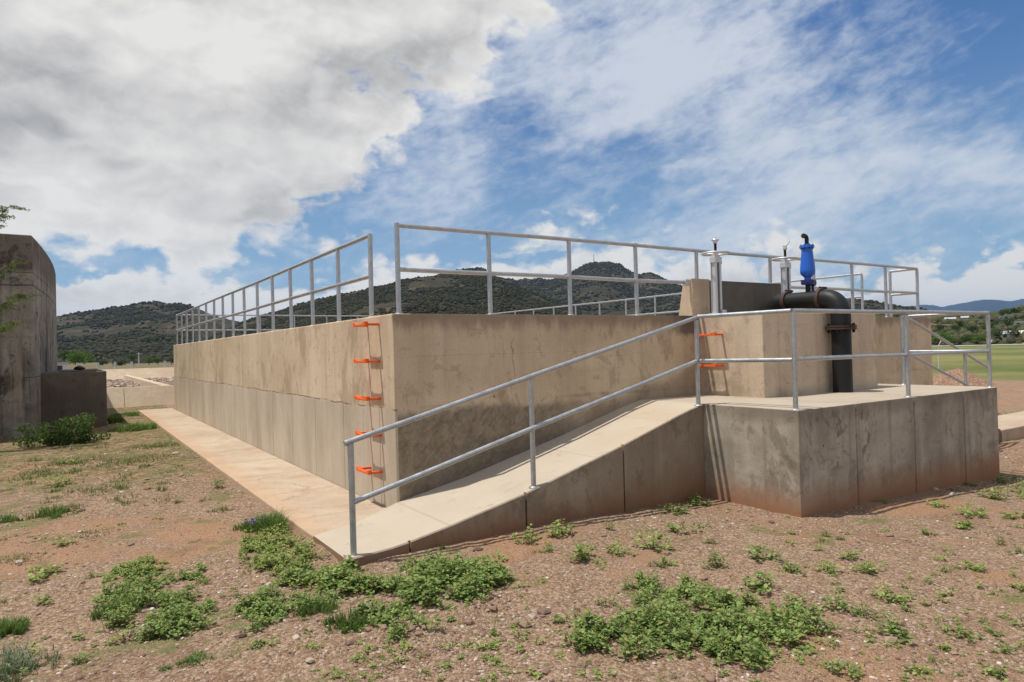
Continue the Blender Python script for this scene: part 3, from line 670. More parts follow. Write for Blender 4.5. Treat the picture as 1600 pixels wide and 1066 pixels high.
# ------------------------------------------------------------------ climbing steps
def steps(label, wallx, ya, yb, zlist, loc):
    t = thing('ladder', label, 'ladder')
    for z in zlist:
        q = MB(); P_ = .145; wd = .016
        for y in (ya, yb):
            q.hexa([(wallx - P_, y - wd, z - .011), (wallx + .01, y - wd, z - .011), (wallx + .01, y + wd, z - .011), (wallx - P_, y + wd, z - .011)],
                   [(wallx - P_, y - wd, z + .017), (wallx + .01, y - wd, z + .017), (wallx + .01, y + wd, z + .017), (wallx - P_, y + wd, z + .017)])
        # dished tread with raised shoulders
        x0, x1 = wallx - P_ - .03, wallx - P_ + .012
        n_ = 12; vs = []
        for k in range(n_ + 1):
            f = k / n_; y = ya - .016 + (yb - ya + .032) * f; e = .024 if (f < .14 or f > .86) else (.024 * max(0, 1 - min(f - .14, .86 - f) / .08) if min(f - .14, .86 - f) < .08 else 0)
            vs += [(x0, y, z - .013), (x1, y, z - .013), (x1, y, z + .014 + e), (x0, y, z + .014 + e)]
        fs = [(0, 1, 2, 3), tuple(4 * n_ + i for i in (3, 2, 1, 0))]
        for k in range(n_):
            for i in range(4): fs.append((4 * k + i, 4 * k + 4 + i, 4 * k + 4 + (i + 1) % 4, 4 * k + (i + 1) % 4))
        q.add(vs, fs); q.build('rung', 'orange_plastic', t, .004)
    place(t, loc); return t
steps('five orange step rungs on the left tank wall by the corner', 0, .40, .75, [2.06, 1.64, 1.215, .80, .385], (0, .57, 0))
steps('two orange step rungs on the chamber wall behind the handrail', bx0, -.44, -.09, [1.87, 1.43], (bx0, -.27, 1.0))

# ------------------------------------------------------------------ black pipe and blue air valve
pp = thing('black_pipe', 'thick black steel pipe rising from the platform and bending over the chamber', 'pipe')
PR = .132; X0 = 6.36; Y0 = -1.30; PZ = 2.36
q = MB(); q.lathe([(PR, .985), (PR, 1.93)], (X0, Y0, 0), n=36); q.build('riser', 'black_pipe', pp, auto=True)
def el(c, r0, a0, a1, n=14): return [(c[0], c[1] + r0 * math.cos(a0 + (a1 - a0) * i / n), c[2] + r0 * math.sin(a0 + (a1 - a0) * i / n)) for i in range(n + 1)]
Rb = .22
q = MB(); q.tube([(X0, Y0, 1.95)] + el((X0, Y0 + Rb, PZ - Rb), Rb, math.pi, math.pi / 2) + [(X0, -1.03, PZ)], PR + .004, 36)
q.build('elbow', 'black_pipe', pp)
q = MB(); q.tube([(X0, -1.0, PZ), (X0, -.46, PZ)], PR, 36); q.build('span', 'black_pipe', pp)
q = MB(); q.tube([(X0, -.43, PZ), (X0, -.38, PZ)] + el((X0, -.36, PZ - .2), .2, math.pi / 2, 0)[1:] + [(X0, -.16 - .0, 1.5)], PR + .004, 36); q.build('elbow', 'black_pipe', pp)
# flange pair on the riser
fl = MB(); fl.lathe([(.205, 1.90), (.205, 1.925)], (X0, Y0, 0), n=36); fl.lathe([(.205, 1.933), (.205, 1.958)], (X0, Y0, 0), n=36)
fo = fl.build('flange', 'rusty_steel', pp, .003)
for k in range(8):
    a = 2 * math.pi * (k + .3) / 8; bo = MB(); bo.tube([(X0 + .175 * math.cos(a), Y0 + .175 * math.sin(a), 1.855), (X0 + .175 * math.cos(a), Y0 + .175 * math.sin(a), 1.99)], .011, 8)
    for zz in (1.875, 1.962): bo.lathe([(.02, zz), (.02, zz + .018)], (X0 + .175 * math.cos(a), Y0 + .175 * math.sin(a), 0), n=6)
    bo.build('bolt', 'black_iron', fo)
# grooved couplings
for yc in (-1.015, -.445):
    q = MB(); q.lathe([(PR + .003, -.028), (PR + .03, -.026), (PR + .036, -.01), (PR + .036, .01), (PR + .03, .026), (PR + .003, .028)], (X0, yc, PZ), (0, 1, 0), 36)
    cp = q.build('coupling', 'rusty_steel' if yc < -.9 or True else 'black_iron', pp, auto=True)
    for sg in (1, -1):
        q = MB(); an = .55 if sg > 0 else .55 + math.pi
        cx_, cz_ = X0 + (PR + .055) * math.sin(an) * 1., PZ + (PR + .055) * math.cos(an)
        q.box((cx_ - .035, yc + .012, cz_ - .03), (cx_ + .035, yc + .065, cz_ + .03)) if sg > 0 else q.box((cx_ - .035, yc - .03, cz_ - .03), (cx_ + .035, yc + .03, cz_ + .03))
        q.tube([(cx_ - .07, yc + .035, cz_ + .012), (cx_ + .085, yc + .035, cz_ + .012)], .012, 8); q.lathe([(.022, 0), (.022, .025)], (cx_ - .085, yc + .035, cz_ + .012), (1, 0, 0), 6)
        q.lathe([(.022, 0), (.022, .025)], (cx_ + .05, yc + .035, cz_ + .012), (1, 0, 0), 6)
        q.build('lug', 'black_iron', cp, .004)
place(pp, (X0, Y0, 1.0))
av = thing('air_valve', 'bright blue bottle-shaped air release valve with black elbow outlet', 'valve'); AY = -.80
q = MB(); q.tube([(X0, AY, PZ + PR - .01), (X0, AY, 2.62)], .038, 20); q.build('neck', 'black_pipe', av)
q = MB(); q.lathe([(.095, 2.595), (.095, 2.615)], (X0, AY, 0), n=28); q.lathe([(.10, 2.618), (.10, 2.665)], (X0, AY, 0), n=28)
q.box((X0 + .05, AY - .05, 2.61), (X0 + .14, AY + .05, 2.665)); q.build('flange', 'dark_blue_paint', av, .005)
q = MB(); q.lathe([(.05, 2.66), (.05, 2.70), (.062, 2.715), (.098, 2.75), (.108, 2.79), (.105, 2.84), (.077, 3.135), (.077, 3.15)], (X0, AY, 0), n=36); q.build('body', 'blue_paint', av, auto=True)
q = MB(); q.lathe([(.108, 3.147), (.108, 3.185), (.05, 3.192), (.05, 3.205)], (X0, AY, 0), n=8); q.build('cap', 'blue_paint', av, .004)
q = MB(); q.tube([(X0, AY, 3.20), (X0, AY, 3.285)] + [(X0 - .04 * (1 - math.cos(t)), AY, 3.285 + .04 * math.sin(t)) for t in np.linspace(.3, 1.57, 5)] + [(X0 - .075, AY, 3.325)], .03, 16)
q.lathe([(.036, 0), (.036, .03)], (X0 - .055, AY, 3.325), (-1, 0, 0), 16); q.build('outlet', 'black_pipe', av, auto=True)
q = MB(); q.tube([(X0 + .115, AY, PZ + .1), (X0 + .115, AY, 2.6)], .02, 12); q.lathe([(.045, 0), (.045, .06)], (X0 + .09, AY, 2.62), (1, 0, 0), 16); q.build('drain_cock', 'dark_blue_paint', av)
for k in range(8):
    a = math.pi / 4 * k + .2; q = MB(); q.lathe([(.009, 3.128), (.009, 3.135), (.005, 3.136), (.005, 3.19), (.011, 3.191), (.011, 3.20)], (X0 + .088 * math.cos(a), AY + .088 * math.sin(a), 0), n=6); q.build('bolt', 'thread_steel', av)
place(av, (X0, AY, PZ + PR))

# ------------------------------------------------------------------ sluice gate head stocks
def gate(label, x, y, curved):
    t = thing('gate_valve_stand', label, 'gate valve', 'gate stands with handwheels on the chamber'); zb_, zt = 2.155, 3.0
    for dx_ in (-.038, .038):
        q = MB(); sg = 1 if dx_ > 0 else -1
        q.box((x + dx_ - .012, y - .045, zb_), (x + dx_ + .012, y + .045, zt)); q.box((x + dx_ + sg * .0125, y - .045, zb_), (x + dx_ + sg * .028, y - .037, zt))
        q.box((x + dx_ + sg * .0125, y + .037, zb_), (x + dx_ + sg * .028, y + .045, zt)); q.build('upright', 'silver_paint', t, .003)
    q = MB(); q.box((x - .11, y - .06, zb_ - .01), (x + .11, y + .06, zb_ + .03)); q.box((x + .02, y - .09, zb_ + .03), (x + .10, y - .05, zb_ + .075)); q.build('base_plate', 'silver_paint', t, .004)
    q = MB(); q.box((x - .072, y - .055, 2.915), (x + .072, y + .055, 3.0)); q.lathe([(.06, 2.985), (.06, 3.03)], (x, y, 0), n=20); q.box((x + .074, y - .03, 2.90), (x + .104, y + .03, 2.965)); q.build('crosshead', 'silver_paint', t, .006)
    q = MB(); q.tube([(x, y, 1.6), (x, y, 3.22)], .018, 12)
    for k in range(18): q.ring((x, y, 3.05 + k * .009), .018, .003, n=12, k2=5)
    q.build('stem', 'thread_steel', t)
    q = MB(); q.ring((x, y, 3.055), .19, .015); q.lathe([(.035, 3.02), (.035, 3.085)], (x, y, 0), n=16)
    for k in range(4):
        a = math.pi / 2 * k + .5; q.tube([(x + .03 * math.cos(a), y + .03 * math.sin(a), 3.055), (x + .19 * math.cos(a), y + .19 * math.sin(a), 3.055)], .011, 8)
    q.build('handwheel', 'silver_paint', t)
    q = MB()
    if not curved:
        q.lathe([(.03, 3.20), (.032, 3.225), (.058, 3.252), (.05, 3.262), (.02, 3.268), (.02, 3.285), (.005, 3.292)], (x, y, 0), n=18)
        for s_ in (-1, 1): q.box((x + s_ * .055 - .012, y - .01, 3.244), (x + s_ * .055 + .012, y + .01, 3.258))
    else:
        q.lathe([(.03, 3.20), (.034, 3.225), (.03, 3.25)], (x, y, 0), n=18)
        q.tube([(x - .03, y, 3.25), (x + .02, y, 3.262), (x + .06, y, 3.30), (x + .10, y, 3.335), (x + .125, y, 3.345)], [.016, .018, .015, .012, .008], 10)
    q.build('stem_cap', 'silver_paint', t)
    place(t, (x, y, zb_))
gate('silver gate stand with handwheel and round capped stem, left one', 4.93, -.28, False)
gate('silver gate stand with handwheel and bent hook cap beside blue valve', 6.57, -.28, True)

# ------------------------------------------------------------------ old structure on the left
old = thing('old_tank', 'tall stained old concrete tank with curved side at left edge', 'tank')
P_ = np.array([-3.69, 13.3]); arc = []
cR = 44.0
for k in range(15):
    d = k * 1.0; off = .62 * (1 - ((8.4 - d) / 8.4) ** 2) if d < 8.4 else .62 - .62 * ((d - 8.4) / 8.4) ** 2
    arc.append((-3.69 + .045 * 0 + off * .60 + 0.0 * d, 13.6 + d))
ring_ = [(-9, 13.6)] + arc + [(-9, 27.6)]
q = MB(); nR = len(ring_)
q.hexa([(x, y, -.4) for x, y in ring_], [(x, y, 4.86 + (.04 if x < -4.5 else 0)) for x, y in ring_]); q.build('wall', 'weathered_concrete', old, .02)
q = MB(); q.box((-4.62, 13.54, -.3), (-4.36, 13.596, 3.7)); q.build('buttress', 'weathered_concrete', old, .02)
place(old, (-3.7, 13.6, -.15))
lb = thing('concrete_box', 'low dark stained concrete box against the old tank', 'concrete box')
q = MB(); q.box((-3.60, 14.8, -.4), (-2.11, 19.5, 1.425)); q.build('wall', 'old_box_concrete', lb, .02)
q = MB(); q.box((-3.2, 15.4, 1.424), (-2.2, 19.3, 1.45)); q.build('lid', 'old_box_concrete', lb, .01)
place(lb, (-2.85, 14.8, -.15))
vb = MB(); vb.lathe([(.02, 0), (.10, .01), (.13, .05), (.10, .10), (.03, .13)], (-2.72, 16.2, 1.452), n=12); vb.tube([(-2.86, 16.2, 1.50), (-2.58, 16.2, 1.50)], .03, 8)
o = vb.build('cast_iron_lump', 'black_iron', None, .01); tag(o, 'small dark iron fitting lying on top of the low concrete box', 'fitting')

# ------------------------------------------------------------------ drying beds
ba = thing('drying_basin', 'low pale concrete basin filled with gravel, behind the walkway', 'basin'); YB = 22.6; YE = 46.
sm_ = [-26, -20.4, -14.7, -9.1, -5.2, -1.25, 1.5, 5.4, 9.3, 15, 21, 30]
q = MB()
for xa, xb in zip(sm_[:-1], sm_[1:]):
    q.hexa([(xa + .012, YB - .62, -.35), (xb - .012, YB - .62, -.35), (xb - .012, YB + .35, -.35), (xa + .012, YB + .35, -.35)], [(xa + .012, YB + .1, .66), (xb - .012, YB + .1, .66), (xb - .012, YB + .35, .66), (xa + .012, YB + .35, .66)])
q.hexa([(-26, YB - .58, -.35), (30, YB - .58, -.35), (30, YB + .34, -.35), (-26, YB + .34, -.35)], [(-26, YB + .12, .64), (30, YB + .12, .64), (30, YB + .34, .64), (-26, YB + .34, .64)])
q.build('wall', 'basin_concrete', ba)
q = MB(); q.hexa([(-26, YE - .9, .2), (30, YE - .9, .2), (30, YE + .35, .2), (-26, YE + .35, .2)], [(-26, YE, 1.06), (30, YE, 1.06), (30, YE + .35, 1.06), (-26, YE + .35, 1.06)]); q.build('wall', 'basin_concrete', ba)
for xx in (.1, -9.5, 9.7, 19.3):
    q = MB(); q.box((xx, YB + .353, -.3), (xx + .3, YE - .003, .655)); q.build('divider', 'basin_concrete', ba, .01)
q = MB(); q.box((-26, YB + .36, -.5), (30, YE - .01, .36)); q.build('gravel_bed', 'bed_gravel', ba)
# seams in the outer face
place(ba, (0, YB, -.1))
n = 5000; x = RNG.uniform(-6, 6, n); y = RNG.uniform(YB + .4, YB + 22, n); s = .04 + .06 * RNG.random(n)
ok = (abs(x - .25) > .2); x, y, s = x[ok], y[ok], s[ok]
o = blobs(np.stack([x, y, .36 + s * .3], -1), np.stack([s * 1.3, s, s * .7], -1), 'gravel', 'pebble'); tag(o, 'coarse stones covering the drying basin', 'gravel', None, 'stuff')

# ------------------------------------------------------------------ heap of gravel, far pipe fence
def heap(name, label, cx_, cy_, rx, ry, h, m):
    n1_, n2_ = 26, 60; V = []; F = []
    for i in range(n1_):
        f = i / (n1_ - 1)
        for k in range(n2_):
            a = 2 * math.pi * k / n2_; rr = f * (1 + .12 * math.sin(3 * a + 1) + .06 * math.sin(7 * a))
            X_, Y_ = cx_ + rx * rr * math.cos(a), cy_ + ry * rr * math.sin(a)
            z = h * (1 - f) ** 1.05 * (1 - .12 * math.exp(-(f * 5) ** 2)) + (float(fbm(np.array(X_ * 3.), np.array(Y_ * 3.), 4)) - .5) * .16 * (1 - f)
            V.append((X_, Y_, np.interp(cx_, GX, GZ) - .05 + z))
    for i in range(n1_ - 1):
        for k in range(n2_): F.append((i * n2_ + k, (i + 1) * n2_ + k, (i + 1) * n2_ + (k + 1) % n2_, i * n2_ + (k + 1) % n2_))
    o = npmesh(name, V, F, m, smooth=True); tag(o, label, 'gravel heap'); return o
q = G_(1497, 600); heap('gravel_heap', 'reddish brown heap of gravel seen behind the far ramp', q.x, q.y, 1.9, 1.6, .98, 'heap_gravel')
ft = thing('pipe_fence', 'thin white pipe fence with slanted post tips along the field', 'fence')
f0 = G_(1467, 577); f1 = G_(1547, 576); dvec = (f1 - f0); dvec.z = 0
q = MB(); q.tube([tuple(f0 + dvec * -.6 + Vector((0, 0, 1.84))), tuple(f0 + dvec * .6 + Vector((0, 0, 1.80))), tuple(f0 + dvec * 8 + Vector((0, 0, 1.86)))], .045, 8); q.build('top_rail', 'rail_wire', ft)
for k in range(0, 8):
    b0 = f0 + dvec * k; q = MB(); dn = dvec.normalized()
    q.tube([tuple(b0 + Vector((0, 0, -.1))), tuple(b0 + Vector((0, 0, 1.82))), tuple(b0 + Vector((0, 0, 1.84)) + dn * .12 + Vector((0, 0, .2))), tuple(b0 + dn * .22 + Vector((0, 0, 2.25)))], .032, 8)
    q.build('post', 'rail_wire', ft)
place(ft, tuple(f0))

# ------------------------------------------------------------------ hills
def elaz(px, py):
    r = ray(px, py); return math.degrees(math.atan2(r[1], r[0])), math.atan2(r[2], math.hypot(r[0], r[1]))
def hill(name, label, pts, r0, r1, m, az0, az1, na=260, nt=60, gul=.12, seed=0., back=1.5, pw=1.0, base=-1.5, fade=6, step=None):
    ae = sorted(elaz(*p) for p in pts); A = [a for a, e in ae]; E = [e for a, e in ae]
    A = [A[0] - fade] + A + [A[-1] + fade]; E = [.002] + E + [.002]
    az = np.linspace(az0, az1, na); e = np.interp(az, A, E)
    e = e * (1 + .035 * (fbm(az * 1.1 + seed, az * 0 + seed, 4) - .5)) + (fbm(az * 9 + seed, az * 0 + 3, 3) - .5) * .0009
    fs_ = np.concatenate([np.linspace(0, 1, nt), np.linspace(1, 2, nt // 3)[1:]])
    V = np.zeros((len(fs_), na, 3))
    rc = r1 * (1 + .10 * (fbm(az * .25 + seed, az * 0 + 9 + seed, 3) - .5))
    hc = np.tan(e) * rc + CP[2]
    for i, f in enumerate(fs_):
        r_ = r0 + (rc - r0) * f if f <= 1 else rc + (f - 1) * rc * (back - 1)
        s_ = (f ** pw) if f <= 1 else 1 - (f - 1) ** 1.3
        a_ = np.radians(az); wx_ = r_ * np.cos(a_) / (r1 * .13) + seed; wy_ = r_ * np.sin(a_) / (r1 * .13) + seed
        gl = fbm(wx_, wy_, 6) - .5
        rid = np.abs(fbm(wx_ * .8 + 4, wy_ * .8, 5) - .5) * 2
        z = base + (hc - base) * (s_ + (gul * gl - gul * 1.3 * (.35 - rid)) * math.sin(math.pi * min(f, 1)) * .9)
        lim = base + (hc - base) * (f * .97 + .03) if f < 1 else None
        zl = np.tan(e) * .985 * r_ + CP[2]
        if f < 1: z = np.minimum(z, np.where(f > .93, z, zl))
        if f > 1: z = np.minimum(z, hc)
        a_ = np.radians(az); V[i, :, 0] = CP[0] + r_ * np.cos(a_); V[i, :, 1] = CP[1] + r_ * np.sin(a_); V[i, :, 2] = z
    V[0, :, 2] = base - 4; V[-1, :, 2] = base - 4
    nf = len(fs_); ii, jj = np.meshgrid(np.arange(nf - 1), np.arange(na - 1), indexing='ij')
    F = np.stack([ii * na + jj, ii * na + jj + 1, (ii + 1) * na + jj + 1, (ii + 1) * na + jj], -1).reshape(-1, 4)
    o = npmesh(name, V.reshape(-1, 3), F, m, smooth=True); tag(o, label, None, None, 'structure')
    return V[:nt]
def scrub(Vh, n, smin, smax, m, label, a0=0, a1=1, pw=1.):
    nt, na = Vh.shape[:2]; f = RNG.random(n) ** pw * (nt - 1.001); c = (a0 + (a1 - a0) * RNG.random(n)) * (na - 1.001)
    i = f.astype(int); j = c.astype(int); fi = (f - i)[:, None]; fj = (c - j)[:, None]
    P = (Vh[i, j] * (1 - fi) + Vh[i + 1, j] * fi) * (1 - fj) + (Vh[i, j + 1] * (1 - fi) + Vh[i + 1, j + 1] * fi) * fj
    k = fbm(P[:, 0] * .02, P[:, 1] * .02, 5) + .2 * RNG.random(n) > .53; P = P[k]; n = len(P)
    s = RNG.uniform(smin, smax, n) * RNG.uniform(.6, 1.3, n)
    S_ = np.stack([s, s, s * .75], -1); P[:, 2] += s * .25
    o = blobs(P, S_, 'scrub', m, .35, True); tag(o, label, 'scrub', None, 'stuff')
Lp = [(-60, 510), (20, 503), (90, 495), (110, 491), (150, 484), (190, 479), (225, 473), (245, 471), (262, 474), (282, 474), (302, 478), (324, 489), (361, 500), (400, 508), (440, 520)]
M1p = [(300, 540), (345, 520), (381, 503), (437, 484), (485, 470), (521, 462), (564, 453), (600, 446), (630, 437), (679, 431), (709, 430), (740, 431), (765, 433), (790, 441), (820, 452), (860, 468), (900, 485), (960, 508)]
M2p = [(620, 455), (679, 432), (709, 423), (739, 419), (756, 420), (765, 426), (776, 434), (806, 437), (844, 435), (862, 437), (885, 429), (900, 421), (925, 410), (950, 408), (965, 412), (985, 423), (1000, 430), (1012, 425), (1020, 427), (1040, 437), (1060, 445), (1100, 456), (1200, 465), (1290, 476)]
M3p = [(900, 500), (1000, 480), (1100, 462), (1200, 460), (1320, 467), (1362, 470), (1391, 476), (1419, 479), (1450, 484), (1480, 489), (1540, 497)]
Rp = [(1300, 500), (1400, 491), (1440, 489), (1500, 494), (1545, 493), (1570, 487), (1600, 482), (1660, 474), (1760, 470), (1900, 480)]
Fp = [(1000, 500), (1200, 490), (1380, 486), (1420, 482), (1435, 477), (1446, 476.5), (1457, 477), (1472, 480), (1487, 477), (1504, 474), (1521, 470), (1533, 469), (1561, 469), (1577, 471), (1589, 469.5), (1600, 467), (1660, 462), (1750, 468), (1900, 480)]
hill('far_mountains', 'distant blue hazy mountain range at the right', Fp, 6500, 9500, 'haze_tinted_mountain', 0, 62, 500, 40, .25, 3., 1.2, base=-20)
VL = hill('left_hill', 'dark green scrub covered hill at the left', Lp, 520, 1250, 'hill_scrub', 72, 112, 420, 80, .30, 1., pw=1.25)
VM2 = hill('peak_hill', 'dark hill with a pointed peak in the centre', M2p, 800, 1700, 'hill_scrub', 30, 78, 420, 70, .28, 5.)
VM1 = hill('round_hill', 'rounded scrub covered hill in the centre', M1p, 330, 760, 'hill_scrub', 46, 88, 420, 80, .18, 8.)
VM3 = hill('low_hill', 'low scrub hill right of centre', M3p, 500, 1000, 'hill_scrub', 14, 54, 300, 60, .2, 11.)
VR = hill('village_ridge', 'low ridge with houses and scrub at the right', Rp, 250, 460, 'ridge_scrub', 2, 34, 300, 60, .22, 14., pw=.9, base=-1.)
scrub(VL, 30000, 1.2, 2.4, 'scrub_bush', 'scrub bushes covering the left hill', .25, .9, 1.0)
scrub(VM1, 42000, .8, 1.6, 'scrub_bush', 'scrub bushes covering the rounded hill', .12, .98, 1.0)
scrub(VM2, 26000, 1.8, 3.2, 'scrub_bush', 'scrub bushes covering the pointed hill', .1, .9, .7)
scrub(VM3, 12000, 1.2, 2.2, 'scrub_bush', 'scrub bushes covering the low hill', 0., .8)
scrub(VR, 8000, .7, 2.0, 'ridge_bush', 'bushes covering the village ridge', .2, 1, 1.)

# mast on the peak
e = elaz(928, 411); rm = 1690; b0 = Vector((CP[0] + rm * math.cos(rad(e[0])), CP[1] + rm * math.sin(rad(e[0])), math.tan(e[1]) * rm + CP[2] - 6))
t = thing('radio_mast', 'thin radio mast on the summit of the pointed hill', 'mast')
q = MB(); 
for k in range(3):
    a = 2.1 * k; q.tube([(b0.x + 1.0 * math.cos(a), b0.y + 1.0 * math.sin(a), b0.z), (b0.x + .45 * math.cos(a), b0.y + .45 * math.sin(a), b0.z + 27)], .22, 5)
for k in range(9):
    z = b0.z + 2 + k * 2.8; q.tube([(b0.x - .8, b0.y, z), (b0.x + .8, b0.y + .3, z + 1.4)], .12, 4)
q.build('lattice', 'rusty_steel', t)
q = MB(); q.lathe([(.9, 20), (.9, 22)], tuple(b0), n=10); q.build('antenna', 'white_wall', t); place(t, tuple(b0))

# ------------------------------------------------------------------ houses on the ridge
def on_hill(Vh, az, frac):
    nt, na = Vh.shape[:2]; a = np.degrees(np.arctan2(Vh[5, :, 1] - CP[1], Vh[5, :, 0] - CP[0])); j = int(np.argmin(abs(a - az))); i = int(frac * (nt - 1)); return Vh[i, j]
def ridge_at(px, py):       # first hill point met by the sight line through a picture point
    a, e = elaz(px, py); best = None
    for i in range(VR.shape[0]):
        q = on_hill(VR, a, i / (VR.shape[0] - 1)); ee = math.atan2(q[2] - CP[2], math.hypot(q[0] - CP[0], q[1] - CP[1]))
        if best is None or abs(ee - e) < best[0]: best = (abs(ee - e), q)
    return Vector(best[1])
def house(label, px, py, wpx, hpx, wm, rm_, flat=False):
    q0 = ridge_at(px, py); d = (q0 - Vector(CP)).length; W_ = wpx * d / FPX; W_ *= .8; H_ = max(2.0, hpx * d / FPX * .6); D_ = 6.
    t = thing('house', label, 'house', 'houses on the far ridge', tuple(q0), math.atan2(q0.y - CP[1], q0.x - CP[0]) - math.pi / 2)
    q = MB(); q.box((-W_ / 2, 0, -2), (W_ / 2, D_, H_)); q.build('wall', wm, t)
    q = MB()
    if flat: q.box((-W_ / 2 - .4, -.4, H_ + .003), (W_ / 2 + .4, D_ + .4, H_ + .3))
    else: q.add([(-W_ / 2 - .5, -.6, H_ - .1), (W_ / 2 + .5, -.6, H_ - .1), (W_ / 2 + .5, D_ + .6, H_ - .1), (-W_ / 2 - .5, D_ + .6, H_ - .1), (-W_ / 2 - .5, D_ / 2, H_ + .8), (W_ / 2 + .5, D_ / 2, H_ + .8)], [(0, 1, 5, 4), (2, 3, 4, 5), (0, 4, 3), (1, 2, 5), (0, 3, 2, 1)])
    q.build('roof', rm_, t)
    n_ = max(1, int(W_ / 3.5))
    for k in range(n_):
        xc = -W_ / 2 + W_ * (k + .5) / n_; q = MB(); q.box((xc - .5, -.05, H_ * .4), (xc + .5, -.003, H_ * .4 + 1.1)); q.build('window', 'window_dark', t)
    xd = -W_ / 2 + .9; 
    q = MB(); q.box((xd - .42, -.06, .02), (xd + .42, -.003, min(2., H_ * .39 - .02 if n_ > 0 and False else 2.))); 
    return t
for a in (('white gabled house high on the red slope of the ridge', 1484, 505, 13, 4, 'white_wall', 'tin_roof'),
          ('small pale house among trees just right of the white gabled one', 1507, 503, 8, 4, 'white_wall', 'tin_roof'),
          ('wide grey blocky house on the ridge behind the corner post', 1536, 507, 18, 6, 'grey_wall', 'grey_wall', True),
          ('long pale flat-roofed house below the ridge line at far right', 1572, 502, 20, 4, 'white_wall', 'grey_wall', True),
          ('long low pale building at the right edge, lower on the slope', 1592, 512, 22, 4, 'white_wall', 'tin_roof', True),
          ('tin-roofed shed at the edge of the field', 1570, 532, 14, 5, 'white_wall', 'tin_roof'),
          ('pinkish house with pale roof beside the field', 1590, 531, 14, 5, 'pink_wall', 'white_wall'),
          ('small pale house on the ridge top above the grey one', 1526, 497, 7, 3, 'white_wall', 'grey_wall', True)): house(*a)
# low white hut at the left beyond the basins
hp = G_(82, 574, -1.2); hp = Vector((CP[0] + 150 * math.cos(rad(elaz(86, 573)[0])), CP[1] + 150 * math.sin(rad(elaz(86, 573)[0])), -.3))
t = thing('hut', 'tiny white hut beyond the basins beside the old tank', 'hut', None, tuple(hp))
q = MB(); q.box((-1.2, 0, -.5), (2.0, 3, 1.4)); q.build('wall', 'white_wall', t); q = MB(); q.box((-1.4, -.2, 1.403), (2.2, 3.2, 1.65)); q.build('roof', 'tin_roof', t)
q = MB(); q.box((.3, -.06, .2), (1.1, -.003, 1.1)); q.build('window', 'window_dark', t)

# ------------------------------------------------------------------ trees at the foot of the hills
def leafcloud(C_, Rr, n, ls, name, m, parent, squash=.8, seed=1):
    """leaf clumps through several lobes"""
    lob = [(np.array(c), r_) for c, r_ in C_]; V = []; 
    w_ = np.array([r_ ** 2 for _, r_ in lob]); w_ /= w_.sum()
    idx = RNG.choice(len(lob), n, p=w_); c = np.array([lob[i][0] for i in idx]); r_ = np.array([lob[i][1] for i in idx])
    d = RNG.normal(size=(n, 3)); d /= np.linalg.norm(d, axis=1)[:, None]; rr = r_ * (RNG.random(n) ** .45)
    P = c + d * rr[:, None] * np.array([1, 1, squash])
    a = RNG.normal(size=(n, 3)); a /= np.linalg.norm(a, axis=1)[:, None]; b_ = np.cross(a, RNG.normal(size=(n, 3))); b_ /= np.linalg.norm(b_, axis=1)[:, None]
    s = ls * RNG.uniform(.6, 1.3, n)[:, None]
    V = np.stack([P - a * s, P + b_ * s * .6, P + a * s, P - b_ * s * .6], 1).reshape(-1, 3)
    return npmesh(name, V, np.arange(4 * n).reshape(-1, 4), m, parent)
def tree(label, x, y, z, h, wd, m='tree_leaf', n=420, grp='trees at the foot of the hills', name='tree'):
    t = thing(name, label, 'tree', grp, (x, y, z))
    q = MB(); th = h * .4; q.tube([(0, 0, -.3), (random.uniform(-.1, .1) * h * .2, 0, th * .5), (0, 0, th), (0, 0, h * .7)], [h * .035, h * .028, h * .022, h * .01], 7)
    for k in range(4):
        a = k * 1.6 + random.random(); q.tube([(0, 0, th * random.uniform(.6, .95)), (math.cos(a) * wd * .18, math.sin(a) * wd * .18, h * .55), (math.cos(a) * wd * .33, math.sin(a) * wd * .33, h * .72)], [h * .016, h * .011, h * .005], 5)
    q.build('trunk', 'bark', t)
    L = []
    for k in range(7):
        a = random.uniform(0, 6.28); rr = wd * .5 * random.uniform(.2, .62); L.append(((math.cos(a) * rr, math.sin(a) * rr, h * random.uniform(.42, .78)), wd * random.uniform(.17, .27)))
    L.append(((0, 0, h * .72), wd * .28))
    leafcloud(L, wd, n, wd * .045 * (420 / n) ** .5 + .02, 'crown', m, t, .8); return t
def tree_px(label, px, pyb, hpx, wpx, D, m='tree_leaf', n=500, grp='trees at the foot of the hills'):
    a, e = elaz(px, pyb); r_ = D; z = CP[2] + math.tan(e) * r_
    return tree(label, CP[0] + r_ * math.cos(rad(a)), CP[1] + r_ * math.sin(rad(a)), z, hpx * r_ / FPX, wpx * r_ / FPX, m, n, grp)
tree_px('broad bright green tree behind the low concrete box', 124, 573, 19, 42, 210, 'bright_tree_leaf', 1500)
tree_px('dark round tree standing at the pole beyond the basin', 209, 573, 19, 18, 230, 'tree_leaf', 900)
tree_px('mid green tree right of the pole beyond the basin', 233, 573, 16, 14, 235, 'bright_tree_leaf', 700)
tree_px('mid green tree touching the tank end beyond the basin', 247, 573, 15, 15, 235, 'bright_tree_leaf', 700)
tree_px('dark tree half hidden by the end of the tank', 268, 573, 15, 14, 240, 'tree_leaf', 600)
tree_px('low dark tree left of the broad bright one', 100, 571, 22, 24, 260, 'tree_leaf', 600)
tree_px('olive bush-like tree between the bright tree and the pole', 188, 573, 9, 22, 240, 'tree_leaf', 500)
tree_px('low olive tree just right of the broad bright one', 160, 573, 9, 20, 240, 'tree_leaf', 500)
